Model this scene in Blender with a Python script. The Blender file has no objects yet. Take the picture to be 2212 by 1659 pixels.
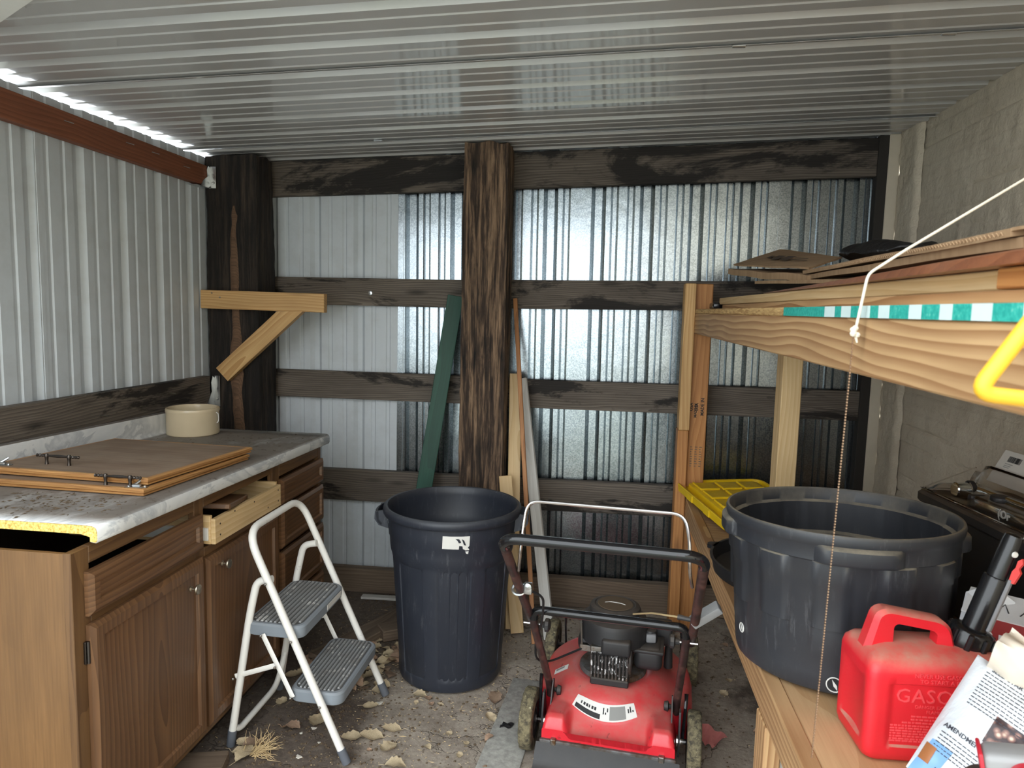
import bpy, bmesh, math, random
from mathutils import Vector, Matrix, noise
random.seed(7)
PI = math.pi
SC = bpy.context.scene
COL = SC.collection

# ------------------------------------------------------------------ camera
F_PX = 1534.0
YAW, PITCH, ROLL, CAM_H = math.radians(7.2), math.radians(6.05), math.radians(1.4), 1.47
_f = Vector((-math.sin(YAW) * math.cos(PITCH), math.cos(YAW) * math.cos(PITCH), -math.sin(PITCH)))
_r0 = Vector((math.cos(YAW), math.sin(YAW), 0))
_u0 = _r0.cross(_f)
_r = _r0 * math.cos(ROLL) + _u0 * math.sin(ROLL)
_u = _u0 * math.cos(ROLL) - _r0 * math.sin(ROLL)
cam_data = bpy.data.cameras.new('camera')
cam = bpy.data.objects.new('camera', cam_data)
COL.objects.link(cam)
cam_data.sensor_width = 36.0
cam_data.lens = 36.0 * F_PX / 2212.0
cam_data.clip_start = 0.02
cam_data.dof.use_dof = True
cam_data.dof.focus_distance = 2.6
cam_data.dof.aperture_fstop = 8.0
cam.matrix_world = Matrix(((_r.x, _u.x, -_f.x, 0), (_r.y, _u.y, -_f.y, 0), (_r.z, _u.z, -_f.z, CAM_H), (0, 0, 0, 1)))
SC.camera = cam

# ------------------------------------------------------------------ sky, exposure
world = bpy.data.worlds.new('overcast_sky')
SC.world = world
world.use_nodes = True
wb = world.node_tree.nodes['Background']
wb.inputs['Color'].default_value = (0.90, 0.96, 1.0, 1)
wb.inputs['Strength'].default_value = 1.0
SC.view_settings.view_transform = 'Standard'
SC.view_settings.look = 'None'
SC.view_settings.gamma = 1.0
SC.view_settings.use_curve_mapping = False
SC.view_settings.exposure = 2.3

# ------------------------------------------------------------------ mesh helpers
WM = {}          # world matrix of every object made here


def V(*a):
    return Vector(a)


class MB:
    def __init__(s):
        s.v = []
        s.f = []

    def add(s, verts, faces, M=None):
        o = len(s.v)
        s.v += [tuple(M @ Vector(p)) if M is not None else tuple(p) for p in verts]
        s.f += [tuple(i + o for i in f) for f in faces]
        return s

    def box(s, a, b, M=None):
        (x0, y0, z0), (x1, y1, z1) = a, b
        vs = [(x0, y0, z0), (x1, y0, z0), (x1, y1, z0), (x0, y1, z0), (x0, y0, z1), (x1, y0, z1), (x1, y1, z1), (x0, y1, z1)]
        fs = [(0, 3, 2, 1), (4, 5, 6, 7), (0, 1, 5, 4), (1, 2, 6, 5), (2, 3, 7, 6), (3, 0, 4, 7)]
        return s.add(vs, fs, M)

    def rbox(s, a, b, r=0.003, seg=2, M=None):
        bm = bmesh.new()
        bmesh.ops.create_cube(bm, size=1)
        for v in bm.verts:
            v.co = Vector([a[i] if v.co[i] < 0 else b[i] for i in range(3)])
        bmesh.ops.bevel(bm, geom=list(bm.edges), offset=r, segments=seg, profile=0.5, affect='EDGES')
        bm.verts.index_update()
        vs = [v.co.copy() for v in bm.verts]
        fs = [tuple(v.index for v in f.verts) for f in bm.faces]
        bm.free()
        return s.add(vs, fs, M)

    def loft(s, loops, cap0=True, cap1=True, closed=False, M=None):
        n = len(loops[0])
        vs = [p for l in loops for p in l]
        fs = []
        m = len(loops)
        for i in range(m if closed else m - 1):
            j = (i + 1) % m
            for k in range(n):
                q = (k + 1) % n
                fs.append((i * n + k, i * n + q, j * n + q, j * n + k))
        if not closed:
            if cap0:
                fs.append(tuple(reversed(range(n))))
            if cap1:
                fs.append(tuple((m - 1) * n + k for k in range(n)))
        return s.add(vs, fs, M)

    def tube(s, pts, r, n=10, closed=False, M=None, flat=1.0, cap=True):
        pts = [Vector(p) for p in pts]
        m = len(pts)
        rs = r if isinstance(r, (list, tuple)) else [r] * m
        loops = []
        t0 = (pts[1] - pts[0]).normalized()
        up = Vector((0, 0, 1)) if abs(t0.z) < 0.9 else Vector((1, 0, 0))
        nrm = (up - t0 * up.dot(t0)).normalized()
        for i, p in enumerate(pts):
            if closed:
                t = (pts[(i + 1) % m] - pts[i - 1]).normalized()
            elif i == 0:
                t = t0
            elif i == m - 1:
                t = (pts[i] - pts[i - 1]).normalized()
            else:
                t = ((pts[i + 1] - p).normalized() + (p - pts[i - 1]).normalized()).normalized()
            nrm = (nrm - t * nrm.dot(t)).normalized()
            bn = t.cross(nrm)
            loops.append([p + (nrm * math.cos(a) + bn * math.sin(a) * flat) * rs[i] for a in [2 * PI * k / n for k in range(n)]])
        return s.loft(loops, cap, cap, closed, M)

    def lathe(s, prof, n=32, M=None, cap0=False, cap1=False, a0=0.0, a1=2 * PI):
        full = abs(a1 - a0 - 2 * PI) < 1e-6
        k = n if full else n + 1
        vs, fs = [], []
        for (r, z) in prof:
            for i in range(k):
                a = a0 + (a1 - a0) * i / n
                vs.append((r * math.cos(a), r * math.sin(a), z))
        for j in range(len(prof) - 1):
            for i in range(n):
                q = (i + 1) % k
                fs.append((j * k + i, j * k + q, (j + 1) * k + q, (j + 1) * k + i))
        if cap0:
            fs.append(tuple(reversed(range(k))))
        if cap1:
            fs.append(tuple((len(prof) - 1) * k + i for i in range(k)))
        return s.add(vs, fs, M)

    def prism(s, poly, h0, h1, M=None):
        n = len(poly)
        vs = [(x, y, h0) for x, y in poly] + [(x, y, h1) for x, y in poly]
        fs = [tuple(reversed(range(n))), tuple(range(n, 2 * n))]
        fs += [(i, (i + 1) % n, n + (i + 1) % n, n + i) for i in range(n)]
        return s.add(vs, fs, M)

    def grid(s, nu, nv, fn, M=None):
        vs = [fn(i / nu, j / nv) for j in range(nv + 1) for i in range(nu + 1)]
        fs = [(j * (nu + 1) + i, j * (nu + 1) + i + 1, (j + 1) * (nu + 1) + i + 1, (j + 1) * (nu + 1) + i) for j in range(nv) for i in range(nu)]
        return s.add(vs, fs, M)

    def mesh(s, name, angle=35):
        me = bpy.data.meshes.new(name)
        me.from_pydata(s.v, [], s.f)
        me.validate()
        bm = bmesh.new()
        bm.from_mesh(me)
        bmesh.ops.recalc_face_normals(bm, faces=bm.faces)
        bm.to_mesh(me)
        bm.free()
        if angle:
            me.polygons.foreach_set('use_smooth', [True] * len(me.polygons))
            me.set_sharp_from_angle(angle=math.radians(angle))
        return me


def fillet(pts, r, n=5):
    pts = [Vector(p) for p in pts]
    out = [pts[0]]
    for i in range(1, len(pts) - 1):
        p, a, b = pts[i], pts[i - 1], pts[i + 1]
        rr = min(r, (a - p).length * 0.49, (b - p).length * 0.49)
        q0 = p + (a - p).normalized() * rr
        q1 = p + (b - p).normalized() * rr
        for k in range(n + 1):
            t = k / n
            out.append(q0 * (1 - t) ** 2 + p * 2 * t * (1 - t) + q1 * t * t)
    out.append(pts[-1])
    return out


def link(name, data, parent=None, M=None):
    o = bpy.data.objects.new(name, data)
    COL.objects.link(o)
    M = M.copy() if M is not None else Matrix.Identity(4)
    WM[o.name] = M
    if parent is not None:
        o.parent = parent
        o.matrix_basis = WM[parent.name].inverted() @ M
    else:
        o.matrix_basis = M
    return o


def part(name, mb, mat, parent=None, M=None, angle=35, local=False):
    """a mesh object; M is its world matrix (verts are in M's frame). local=True: verts are in the parent's frame"""
    me = mb if isinstance(mb, bpy.types.Mesh) else mb.mesh(name, angle)
    if mat is not None and not me.materials:
        me.materials.append(mat)
    if local and parent is not None and M is None:
        M = WM[parent.name]
    elif local and parent is not None:
        M = WM[parent.name] @ M
    return link(name, me, parent, M)


def tag(o, label, cat=None, group=None):
    o['label'] = label
    if cat:
        o['category'] = cat
    if group:
        o['group'] = group
    return o


def struct(o, label=None):
    o['kind'] = 'structure'
    if label:
        o['label'] = label
    return o


def thing(name, label, cat, loc=(0, 0, 0), rz=0.0, group=None, M=None):
    if M is None:
        M = Matrix.Translation(Vector(loc)) @ Matrix.Rotation(rz, 4, 'Z')
    o = link(name, None, None, M)
    o.empty_display_size = 0.05
    return tag(o, label, cat, group)


def frame(p0, p1, up=(0, 0, 1)):
    """matrix with X along p0->p1, origin at p0, Z near up"""
    p0, p1, up = Vector(p0), Vector(p1), Vector(up)
    x = (p1 - p0).normalized()
    y = up.cross(x).normalized()
    z = x.cross(y)
    return Matrix(((x.x, y.x, z.x, p0.x), (x.y, y.y, z.y, p0.y), (x.z, y.z, z.z, p0.z), (0, 0, 0, 1)))


def board(name, p0, p1, w, t, mat, parent=None, up=(0, 0, 1), bev=0.002):
    """plank from p0 to p1 (axis through its centre), w across 'up', t along the other axis; grain along local X"""
    M = frame(p0, p1, up)
    L = (Vector(p1) - Vector(p0)).length
    mb = MB().rbox((0, -t / 2, -w / 2), (L, t / 2, w / 2), bev, 1)
    return part(name, mb, mat, parent, M)


def copy_obj(o, parent=None, M=None):
    c = o.copy()
    COL.objects.link(c)
    M = M.copy() if M is not None else WM[o.name].copy()
    WM[c.name] = M
    c.parent = parent
    c.matrix_parent_inverse = Matrix.Identity(4)
    c.matrix_basis = (WM[parent.name].inverted() @ M) if parent is not None else M
    return c


_text_cache = {}


def text_mesh(body, size=0.1, extrude=0.0005, align='LEFT', bold=0.0, spacing=1.0):
    cu = bpy.data.curves.new('lettering', 'FONT')
    cu.body = body
    cu.size = size
    cu.extrude = extrude
    cu.align_x = align
    cu.offset = bold
    cu.space_character = spacing
    cu.resolution_u = 2
    ob = bpy.data.objects.new('lettering_tmp', cu)
    COL.objects.link(ob)
    dg = bpy.context.evaluated_depsgraph_get()
    dg.update()
    me = bpy.data.meshes.new_from_object(ob.evaluated_get(dg))
    bpy.data.objects.remove(ob)
    bpy.data.curves.remove(cu)
    me.materials.clear()
    return me


# ------------------------------------------------------------------ materials
def lin(r, g, b):
    def f(c):
        c /= 255.0
        return c / 12.92 if c <= 0.04045 else ((c + 0.055) / 1.055) ** 2.4
    return (f(r), f(g), f(b), 1.0)


class Mat:
    def __init__(s, name):
        s.m = bpy.data.materials.new(name)
        s.m.use_nodes = True
        s.nt = s.m.node_tree
        s.b = s.nt.nodes['Principled BSDF']
        s._co = None

    def n(s, typ, ins=None, **props):
        nd = s.nt.nodes.new(typ)
        for k, v in props.items():
            setattr(nd, k, v)
        for k, v in (ins or {}).items():
            s.set(nd.inputs[k], v)
        return nd

    def set(s, sock, v):
        if isinstance(v, bpy.types.NodeSocket):
            s.nt.links.new(v, sock)
        else:
            sock.default_value = v

    def bsdf(s, **kw):
        names = {'color': 'Base Color', 'rough': 'Roughness', 'metal': 'Metallic', 'normal': 'Normal', 'spec': 'Specular IOR Level',
                 'coat': 'Coat Weight', 'coat_rough': 'Coat Roughness', 'trans': 'Transmission Weight', 'ior': 'IOR', 'alpha': 'Alpha',
                 'sheen': 'Sheen Weight'}
        for k, v in kw.items():
            s.set(s.b.inputs[names[k]], v)
        return s.m

    def co(s, kind='Object', rnd=True):
        tc = s.n('ShaderNodeTexCoord')
        if not rnd:
            return tc.outputs[kind]
        oi = s.n('ShaderNodeObjectInfo')
        mu = s.n('ShaderNodeMath', {0: oi.outputs['Random'], 1: 37.0}, operation='MULTIPLY')
        return s.n('ShaderNodeVectorMath', {0: tc.outputs[kind], 1: mu.outputs[0]}, operation='ADD').outputs[0]

    def scale(s, v, sc, loc=(0, 0, 0)):
        return s.n('ShaderNodeMapping', {'Vector': v, 'Scale': sc, 'Location': loc}).outputs[0]

    def noise(s, v, scale=5, detail=4, rough=0.55, dist=0.0):
        return s.n('ShaderNodeTexNoise', {'Vector': v, 'Scale': scale, 'Detail': detail, 'Roughness': rough, 'Distortion': dist}).outputs['Fac']

    def ramp(s, fac, stops):
        nd = s.n('ShaderNodeValToRGB', {'Fac': fac})
        cr = nd.color_ramp
        while len(cr.elements) < len(stops):
            cr.elements.new(0.5)
        for e, (p, c) in zip(cr.elements, stops):
            e.position = p
            e.color = c if not isinstance(c, (int, float)) else (c, c, c, 1)
        return nd.outputs['Color']

    def mix(s, fac, a, b, blend='MIX'):
        nd = s.n('ShaderNodeMix', data_type='RGBA', blend_type=blend)
        s.set(nd.inputs[0], fac)
        s.set(nd.inputs[6], a)
        s.set(nd.inputs[7], b)
        return nd.outputs[2]

    def math(s, op, a, b=0.0, clamp=False):
        nd = s.n('ShaderNodeMath', {0: a, 1: b}, operation=op, use_clamp=clamp)
        return nd.outputs[0]

    def bump(s, h, strength=0.3, dist=0.01):
        return s.n('ShaderNodeBump', {'Height': h, 'Strength': strength, 'Distance': dist}).outputs[0]

    def upness(s):
        g = s.n('ShaderNodeNewGeometry')
        return s.n('ShaderNodeSeparateXYZ', {0: g.outputs['Normal']}).outputs['Z']


def wood(name, light, dark, rings=26, rough=0.6, off=(0, 0.03, 0.11), stain=None, stain_at=(0.5, 0.62), grain=0.5, bump=0.25, knots=0.0, coat=0.0, stain_scale=1.6, ringmix=0.7, sph=None):
    k = Mat(name)
    co = k.co()
    warp = k.n('ShaderNodeTexNoise', {'Vector': k.scale(co, (0.9, 3.5, 3.5)), 'Scale': 1.3, 'Detail': 2.0})
    wv = k.n('ShaderNodeVectorMath', {0: warp.outputs['Color'], 1: (0.5, 0.5, 0.5)}, operation='SUBTRACT').outputs[0]
    wv = k.n('ShaderNodeVectorMath', {0: wv, 1: (0.0, 0.10, 0.10)}, operation='MULTIPLY').outputs[0]
    # rings need the object's own coordinates (a log centre close to the plank)
    base = k.n('ShaderNodeVectorMath', {0: k.co(rnd=False), 1: wv}, operation='ADD').outputs[0]
    base = k.scale(base, (0.06 if sph is None else sph, 1, 1), off)
    rg = k.n('ShaderNodeTexWave', {'Vector': base, 'Scale': rings, 'Distortion': 1.2, 'Detail': 2.0, 'Detail Scale': 1.0}, wave_type='RINGS', rings_direction='X' if sph is None else 'SPHERICAL', wave_profile='SAW').outputs['Fac']
    fine = k.noise(k.scale(co, (5, 160, 160)), 1.0, 5, 0.65)
    fac = k.math('ADD', k.math('MULTIPLY', rg, ringmix * (1 - grain)), k.math('MULTIPLY', fine, grain))
    fac = k.math('ADD', fac, (1 - ringmix) * (1 - grain) * 0.5)
    col = k.ramp(fac, [(0.28, light), (0.75, dark)])
    lowf = k.noise(k.scale(co, (1.2, 6, 6)), 2.0, 3)
    col = k.mix(k.ramp(lowf, [(0.35, 0.0), (0.75, 0.45)]), col, tuple(c * 0.7 for c in dark[:3]) + (1,))
    if knots:
        vo = k.n('ShaderNodeTexVoronoi', {'Vector': k.scale(co, (2.2, 9, 9)), 'Scale': 1.0}).outputs['Distance']
        col = k.mix(k.ramp(vo, [(0.05, knots), (0.16, 0.0)]), col, tuple(c * 0.3 for c in dark[:3]) + (1,))
    r = rough
    if stain is not None:
        st = k.noise(k.scale(co, (0.9, 3.4, 3.4)), stain_scale, 12, 0.68, 0.5)
        col = k.mix(k.ramp(st, [(stain_at[0], 0.0), (stain_at[1], 0.93)]), col, stain)
    return k.bsdf(color=col, rough=r, normal=k.bump(fac, bump, 0.004), coat=coat, coat_rough=0.3)


def plastic(name, col, rough=0.45, dust=None, dust_amt=0.5, bump=0.05, scratch=0.0, coat=0.0):
    k = Mat(name)
    co = k.co()
    c = k.mix(k.ramp(k.noise(co, 6, 4), [(0.3, 0.0), (0.8, 0.35)]), col, tuple(x * 0.6 for x in col[:3]) + (1,))
    if scratch:
        sc = k.noise(k.scale(co, (60, 60, 9)), 1.0, 6, 0.75)
        sc2 = k.noise(co, 3.5, 3)
        c = k.mix(k.math('MULTIPLY', k.ramp(sc, [(0.56, 0.0), (0.75, scratch)]), k.ramp(sc2, [(0.4, 0.0), (0.65, 1.0)])), c, lin(150, 152, 155))
    rr = rough
    if dust is not None:
        d = k.noise(co, 14, 6, 0.7)
        up = k.ramp(k.upness(), [(0.15, 0.04), (0.85, 1.0)])
        fac = k.math('MULTIPLY', k.math('MULTIPLY', k.ramp(d, [(0.3, 0.25), (0.7, 1.0)]), up), dust_amt)
        c = k.mix(fac, c, dust)
        rr = k.math('ADD', k.math('MULTIPLY', fac, 0.5), rough, True)
    nz = k.noise(co, 220, 2)
    return k.bsdf(color=c, rough=rr, normal=k.bump(nz, bump, 0.002), coat=coat, coat_rough=0.15)


def metal(name, col, rough=0.3, met=1.0, rust=None, rust_at=(0.55, 0.7), rust_scale=18, bump=0.0):
    k = Mat(name)
    co = k.co()
    c = col
    r = rough
    if rust is not None:
        d = k.ramp(k.noise(co, rust_scale, 6, 0.7), [(rust_at[0], 0.0), (rust_at[1], 1.0)])
        c = k.mix(d, col, rust)
        r = k.math('ADD', k.math('MULTIPLY', d, 0.45), rough, True)
    n = k.noise(co, 12, 3)
    if not bump:
        return k.bsdf(color=c, rough=r, metal=met)
    return k.bsdf(color=c, rough=r, metal=met, normal=k.bump(n, bump, 0.003))


def flat(name, col, rough=0.6, spec=0.5):
    k = Mat(name)
    co = k.co()
    c = k.mix(k.ramp(k.noise(co, 30, 3), [(0.3, 0.0), (0.8, 0.25)]), col, tuple(x * 0.75 for x in col[:3]) + (1,))
    return k.bsdf(color=c, rough=rough, spec=spec)


M = {}


def mats():
    # painted ribbed steel
    k = Mat('painted_steel')
    co = k.co()
    dirt = k.noise(k.scale(co, (3, 3, 0.8)), 3.0, 5, 0.65)
    c = k.mix(k.ramp(dirt, [(0.45, 0.0), (0.8, 0.3)]), lin(200, 206, 211), lin(160, 160, 156))
    M['steel_wall'] = k.bsdf(color=c, rough=0.42, spec=0.4)
    k = Mat('painted_roof_steel')
    co = k.co()
    c = k.mix(k.ramp(k.noise(co, 2.0, 4), [(0.4, 0.0), (0.8, 0.25)]), lin(192, 191, 190), lin(172, 170, 168))
    wob = k.noise(k.scale(co, (5, 1.2, 1)), 1.5, 2)
    M['steel_roof'] = k.bsdf(color=c, rough=0.4, coat=0.9, coat_rough=0.09)
    # galvanised steel with spangle
    k = Mat('galvanised_steel')
    co = k.co()
    sp = k.ramp(k.noise(co, 170, 2, 0.5), [(0.35, 0.0), (0.65, 1.0)])
    c = k.mix(sp, lin(136, 144, 149), lin(174, 181, 184))
    rr = k.math('ADD', k.math('MULTIPLY', sp, 0.05), 0.20)
    wob = k.noise(k.scale(co, (4, 4, 0.7)), 2.0, 2)
    h = wob
    M['galv'] = k.bsdf(color=c, metal=1.0, rough=rr, normal=k.bump(h, 0.06, 0.02))
    M['bright_galv'] = metal('zinc_hardware', lin(205, 208, 210), 0.28, 1.0, lin(120, 110, 100), (0.6, 0.85), 30)
    # old timber
    M['barn'] = wood('weathered_barn_board', lin(128, 117, 106), lin(68, 60, 52), 30, 0.8, (0, 0.02, 0.07), stain=lin(26, 21, 18), stain_at=(0.53, 0.58), grain=0.55, bump=0.5, knots=0.7)
    M['barn_dark'] = wood('dark_barn_board', lin(122, 111, 100), lin(62, 54, 48), 30, 0.8, (0, 0.02, 0.07), stain=lin(24, 19, 17), stain_at=(0.47, 0.53), grain=0.55, bump=0.5, knots=0.7)
    M['sill'] = wood('sill_board', lin(134, 116, 98), lin(92, 76, 62), 24, 0.8, grain=0.6, bump=0.4)
    M['red_board'] = wood('red_brown_beam', lin(158, 98, 70), lin(118, 70, 48), 22, 0.65, grain=0.6, bump=0.3, knots=0.4)
    M['corner_dark'] = flat('dark_corner_timber', lin(44, 40, 36), 0.8)
    for nm, a, b, st in (('tie', lin(150, 122, 96), lin(66, 51, 40), (0.56, 0.68)), ('tie_black', lin(70, 58, 48), lin(26, 21, 18), (0.42, 0.56))):
        k = Mat('rail_tie_' + nm)
        co = k.co('Object')
        st1 = k.noise(k.scale(co, (34, 34, 2.2)), 1.0, 6, 0.7, 0.6)
        fine = k.noise(k.scale(co, (110, 110, 6)), 1.0, 4, 0.6)
        fac = k.math('ADD', k.math('MULTIPLY', st1, 0.65), k.math('MULTIPLY', fine, 0.35))
        col = k.ramp(fac, [(0.36, lin(14, 11, 9)), (0.47, b), (0.62, a), (0.75, tuple(x * 1.25 for x in a[:3]) + (1,))])
        big = k.noise(k.scale(co, (7, 7, 1.4)), 1.0, 5, 0.6)
        col = k.mix(k.ramp(big, [(st[0], 0.0), (st[1], 0.85)]), col, lin(22, 17, 14))
        M[nm] = k.bsdf(color=col, rough=0.85, normal=k.bump(fac, 0.9, 0.015))
    M['tie_core'] = wood('exposed_tie_wood', lin(128, 98, 74), lin(78, 58, 44), 40, 0.85, grain=0.7, bump=0.6)
    # fresh lumber
    M['pine'] = wood('pine_lumber', lin(216, 178, 122), lin(184, 138, 84), 22, 0.6, (0, 0.02, 0.06), grain=0.4, knots=0.45)
    M['pine_pale'] = wood('pale_pine_lumber', lin(226, 198, 152), lin(204, 168, 116), 20, 0.6, (0, 0.05, 0.2), grain=0.5, knots=0.2)
    M['fir'] = wood('fir_lumber', lin(204, 166, 120), lin(160, 118, 78), 17, 0.6, (0, 0.035, 0.055), grain=0.28, knots=0.25, ringmix=0.95)
    M['fir_orange'] = wood('orange_fir_lumber', lin(198, 142, 84), lin(166, 108, 58), 20, 0.6, (0, 0.04, 0.12), grain=0.5, knots=0.5)
    M['ply'] = wood('shelf_plywood', lin(208, 172, 128), lin(182, 142, 98), 8, 0.7, (0, 0.2, 0.5), grain=0.6, stain=lin(140, 116, 84), stain_at=(0.62, 0.8), bump=0.1)
    M['shelf_dusty'] = wood('dusty_shelf_board', lin(176, 142, 104), lin(136, 104, 74), 18, 0.75, (0, 0.2, 0.5), grain=0.6, bump=0.15)
    M['cab'] = wood('brown_stained_cabinet', lin(120, 86, 57), lin(92, 64, 42), 19, 0.42, (-0.02, -0.23, 0.02), grain=0.42, bump=0.08, coat=0.15, ringmix=0.9, sph=0.10)
    M['cab_side'] = wood('stained_cabinet_side', lin(134, 98, 60), lin(102, 73, 43), 9, 0.45, (0, 0.3, 0.5), grain=0.75, bump=0.06, coat=0.1, ringmix=0.2)
    M['cab_frame'] = wood('stained_face_frame', lin(122, 90, 56), lin(84, 58, 36), 15, 0.45, (0, 0.08, 0.3), grain=0.6, bump=0.08)
    M['cab_dark'] = flat('cabinet_interior', lin(46, 34, 26), 0.8)
    M['oak'] = wood('oak_edge', lin(200, 152, 94), lin(146, 98, 56), 30, 0.45, (0, 0.01, 0.05), grain=0.65, bump=0.2)
    k = Mat('dusty_door_panel')
    co = k.co()
    f = k.noise(k.scale(co, (4, 60, 60)), 1.0, 4)
    c = k.ramp(f, [(0.3, lin(138, 116, 96)), (0.7, lin(116, 94, 76))])
    c = k.mix(k.ramp(k.noise(co, 7, 4), [(0.4, 0.0), (0.75, 0.5)]), c, lin(156, 138, 120))
    M['door_dusty'] = k.bsdf(color=c, rough=0.7)
    # laminate worktop, marble print with grime
    k = Mat('marble_laminate')
    co = k.co()
    vein = k.noise(k.scale(co, (4, 2.2, 4), (0, 0, 0)), 1.0, 8, 0.6, 1.6)
    c = k.ramp(vein, [(0.40, lin(226, 226, 224)), (0.5, lin(190, 192, 194)), (0.53, lin(224, 224, 222)), (0.7, lin(206, 208, 210))])
    up = k.ramp(k.upness(), [(0.75, 0.0), (0.97, 1.0)])
    g1 = k.noise(k.scale(co, (9, 3, 9)), 1.0, 8, 0.72, 0.8)
    g2 = k.noise(co, 2.4, 4, 0.6)
    gr = k.math('MULTIPLY', up, k.math('ADD', k.ramp(g1, [(0.30, 0.55), (0.60, 1.0)]), k.ramp(g2, [(0.35, 0.0), (0.7, 0.6)]), True))
    c = k.mix(k.math('MULTIPLY', gr, 0.92), c, lin(106, 95, 84))
    g3 = k.noise(co, 26, 8, 0.75, 0.5)
    c = k.mix(k.math('MULTIPLY', up, k.ramp(g3, [(0.56, 0.0), (0.66, 0.85)])), c, lin(74, 58, 46))
    M['laminate'] = k.bsdf(color=c, rough=k.math('ADD', k.math('MULTIPLY', gr, 0.4), 0.25, True))
    k = Mat('particle_board')
    co = k.co()
    c = k.ramp(k.noise(co, 190, 3, 0.7), [(0.35, lin(176, 138, 62)), (0.55, lin(238, 206, 116)), (0.7, lin(248, 224, 150))])
    M['particle'] = k.bsdf(color=c, rough=0.85)
    # osb with the teal and white sprayed edge
    k = Mat('osb')
    co = k.co()
    vo = k.n('ShaderNodeTexVoronoi', {'Vector': k.scale(co, (34, 110, 240)), 'Scale': 1.0})
    sp = k.n('ShaderNodeSeparateColor', {0: vo.outputs['Color']}).outputs[0]
    M['osb'] = k.bsdf(color=k.ramp(sp, [(0.0, lin(164, 124, 74)), (1.0, lin(214, 178, 120))]), rough=0.8)
    k = Mat('teal_edge_paint')
    co = k.co()
    f = k.noise(k.scale(co, (160, 160, 160)), 1.0, 4, 0.7)
    M['teal'] = k.bsdf(color=k.ramp(f, [(0.4, lin(20, 148, 136)), (0.62, lin(52, 176, 160)), (0.75, lin(150, 200, 180))]), rough=0.75)
    M['teal_white'] = flat('white_edge_paint', lin(206, 226, 224), 0.75)
    M['wall_taupe'] = None
    # plastics
    M['can_black'] = plastic('navy_black_plastic', lin(42, 46, 56), 0.42, lin(120, 120, 118), 0.28, 0.04, 0.35)
    M['tub_black'] = plastic('dusty_black_tub_plastic', lin(40, 43, 50), 0.45, lin(160, 150, 130), 0.75, 0.04, 0.4)
    M['tote_black'] = plastic('matt_black_tote', lin(36, 36, 38), 0.55, lin(140, 116, 90), 0.45, 0.03)
    M['lid_black'] = plastic('black_lid', lin(34, 35, 38), 0.4, lin(120, 112, 100), 0.2)
    M['yellow'] = plastic('yellow_plastic', lin(246, 204, 30), 0.4, lin(170, 140, 50), 0.55)
    M['yellow_cord'] = plastic('yellow_cord', lin(232, 176, 44), 0.45)
    M['red_plastic'] = plastic('red_fuel_can_plastic', lin(222, 28, 44), 0.42, lin(178, 148, 126), 0.95, 0.12)
    M['red_highlit'] = flat('highlit_red_lettering', lin(236, 78, 84), 0.5)  # lighter red paints in the highlights that pick out the moulded letters
    M['red_bright'] = flat('red_clip', lin(226, 58, 52), 0.4)
    M['black_gloss'] = plastic('gloss_black_plastic', lin(22, 22, 24), 0.22)
    M['grey_plastic'] = flat('grey_plastic', lin(128, 128, 130), 0.5)
    M['black_rubber'] = flat('black_rubber', lin(28, 28, 30), 0.7)
    M['foot_grey'] = flat('grey_rubber_foot', lin(96, 100, 108), 0.7)
    # mower
    k = Mat('red_mower_paint')
    co = k.co()
    d = k.noise(co, 11, 6, 0.7)
    up = k.ramp(k.upness(), [(0.3, 0.1), (0.95, 1.0)])
    fac = k.math('MULTIPLY', k.ramp(d, [(0.32, 0.18), (0.72, 0.85)]), up)
    c = k.mix(fac, lin(220, 30, 48), lin(180, 128, 116))
    c = k.mix(k.ramp(k.noise(k.scale(co, (40, 14, 40)), 1.0, 5, 0.7), [(0.63, 0.0), (0.7, 0.6)]), c, lin(84, 34, 34))
    M['mower_red'] = k.bsdf(color=c, rough=k.math('ADD', k.math('MULTIPLY', fac, 0.4), 0.28, True), coat=0.2)
    M['bar_black'] = metal('gloss_black_tube', lin(24, 24, 26), 0.10, 0.0, lin(66, 34, 30), (0.62, 0.72), 9)
    M['bar_rust'] = metal('rusty_black_tube', lin(46, 32, 32), 0.4, 0.0, lin(98, 62, 54), (0.46, 0.66), 14)
    M['chrome'] = metal('bright_steel_rod', lin(196, 192, 190), 0.2, 1.0)
    M['engine_black'] = plastic('engine_black', lin(40, 40, 42), 0.5, lin(120, 106, 92), 0.4)
    M['engine_grey'] = metal('cast_aluminium', lin(112, 112, 112), 0.55, 0.6, lin(92, 70, 52), (0.42, 0.62), 10)
    k = Mat('flaking_fins')
    co = k.co()
    c = k.mix(k.ramp(k.noise(co, 45, 4, 0.7), [(0.55, 0.0), (0.6, 1.0)]), lin(58, 54, 52), lin(214, 214, 214))
    z = k.n('ShaderNodeSeparateXYZ', {0: k.co(rnd=False)}).outputs['Z']
    c = k.mix(k.ramp(k.math('ADD', z, k.math('MULTIPLY', k.noise(co, 25, 3), 0.05)), [(0.25, 1.0), (0.28, 0.0)]), c, lin(112, 86, 62))
    M['fins'] = k.bsdf(color=c, rough=0.7)
    k = Mat('dirty_tyre')
    co = k.co()
    c = k.mix(k.ramp(k.noise(co, 60, 5, 0.7), [(0.38, 0.1), (0.62, 1.0)]), lin(52, 48, 42), lin(128, 118, 90))
    c = k.mix(k.ramp(k.noise(co, 110, 3, 0.7), [(0.64, 0.0), (0.68, 0.9)]), c, lin(190, 184, 150))
    M['tyre'] = k.bsdf(color=c, rough=0.9, normal=k.bump(k.noise(co, 80, 4), 0.5, 0.004))
    M['flap'] = plastic('rear_flap_rubber', lin(52, 52, 54), 0.5, lin(110, 106, 100), 0.25)
    M['decal'] = flat('white_decal', lin(226, 224, 218), 0.5)
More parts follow.
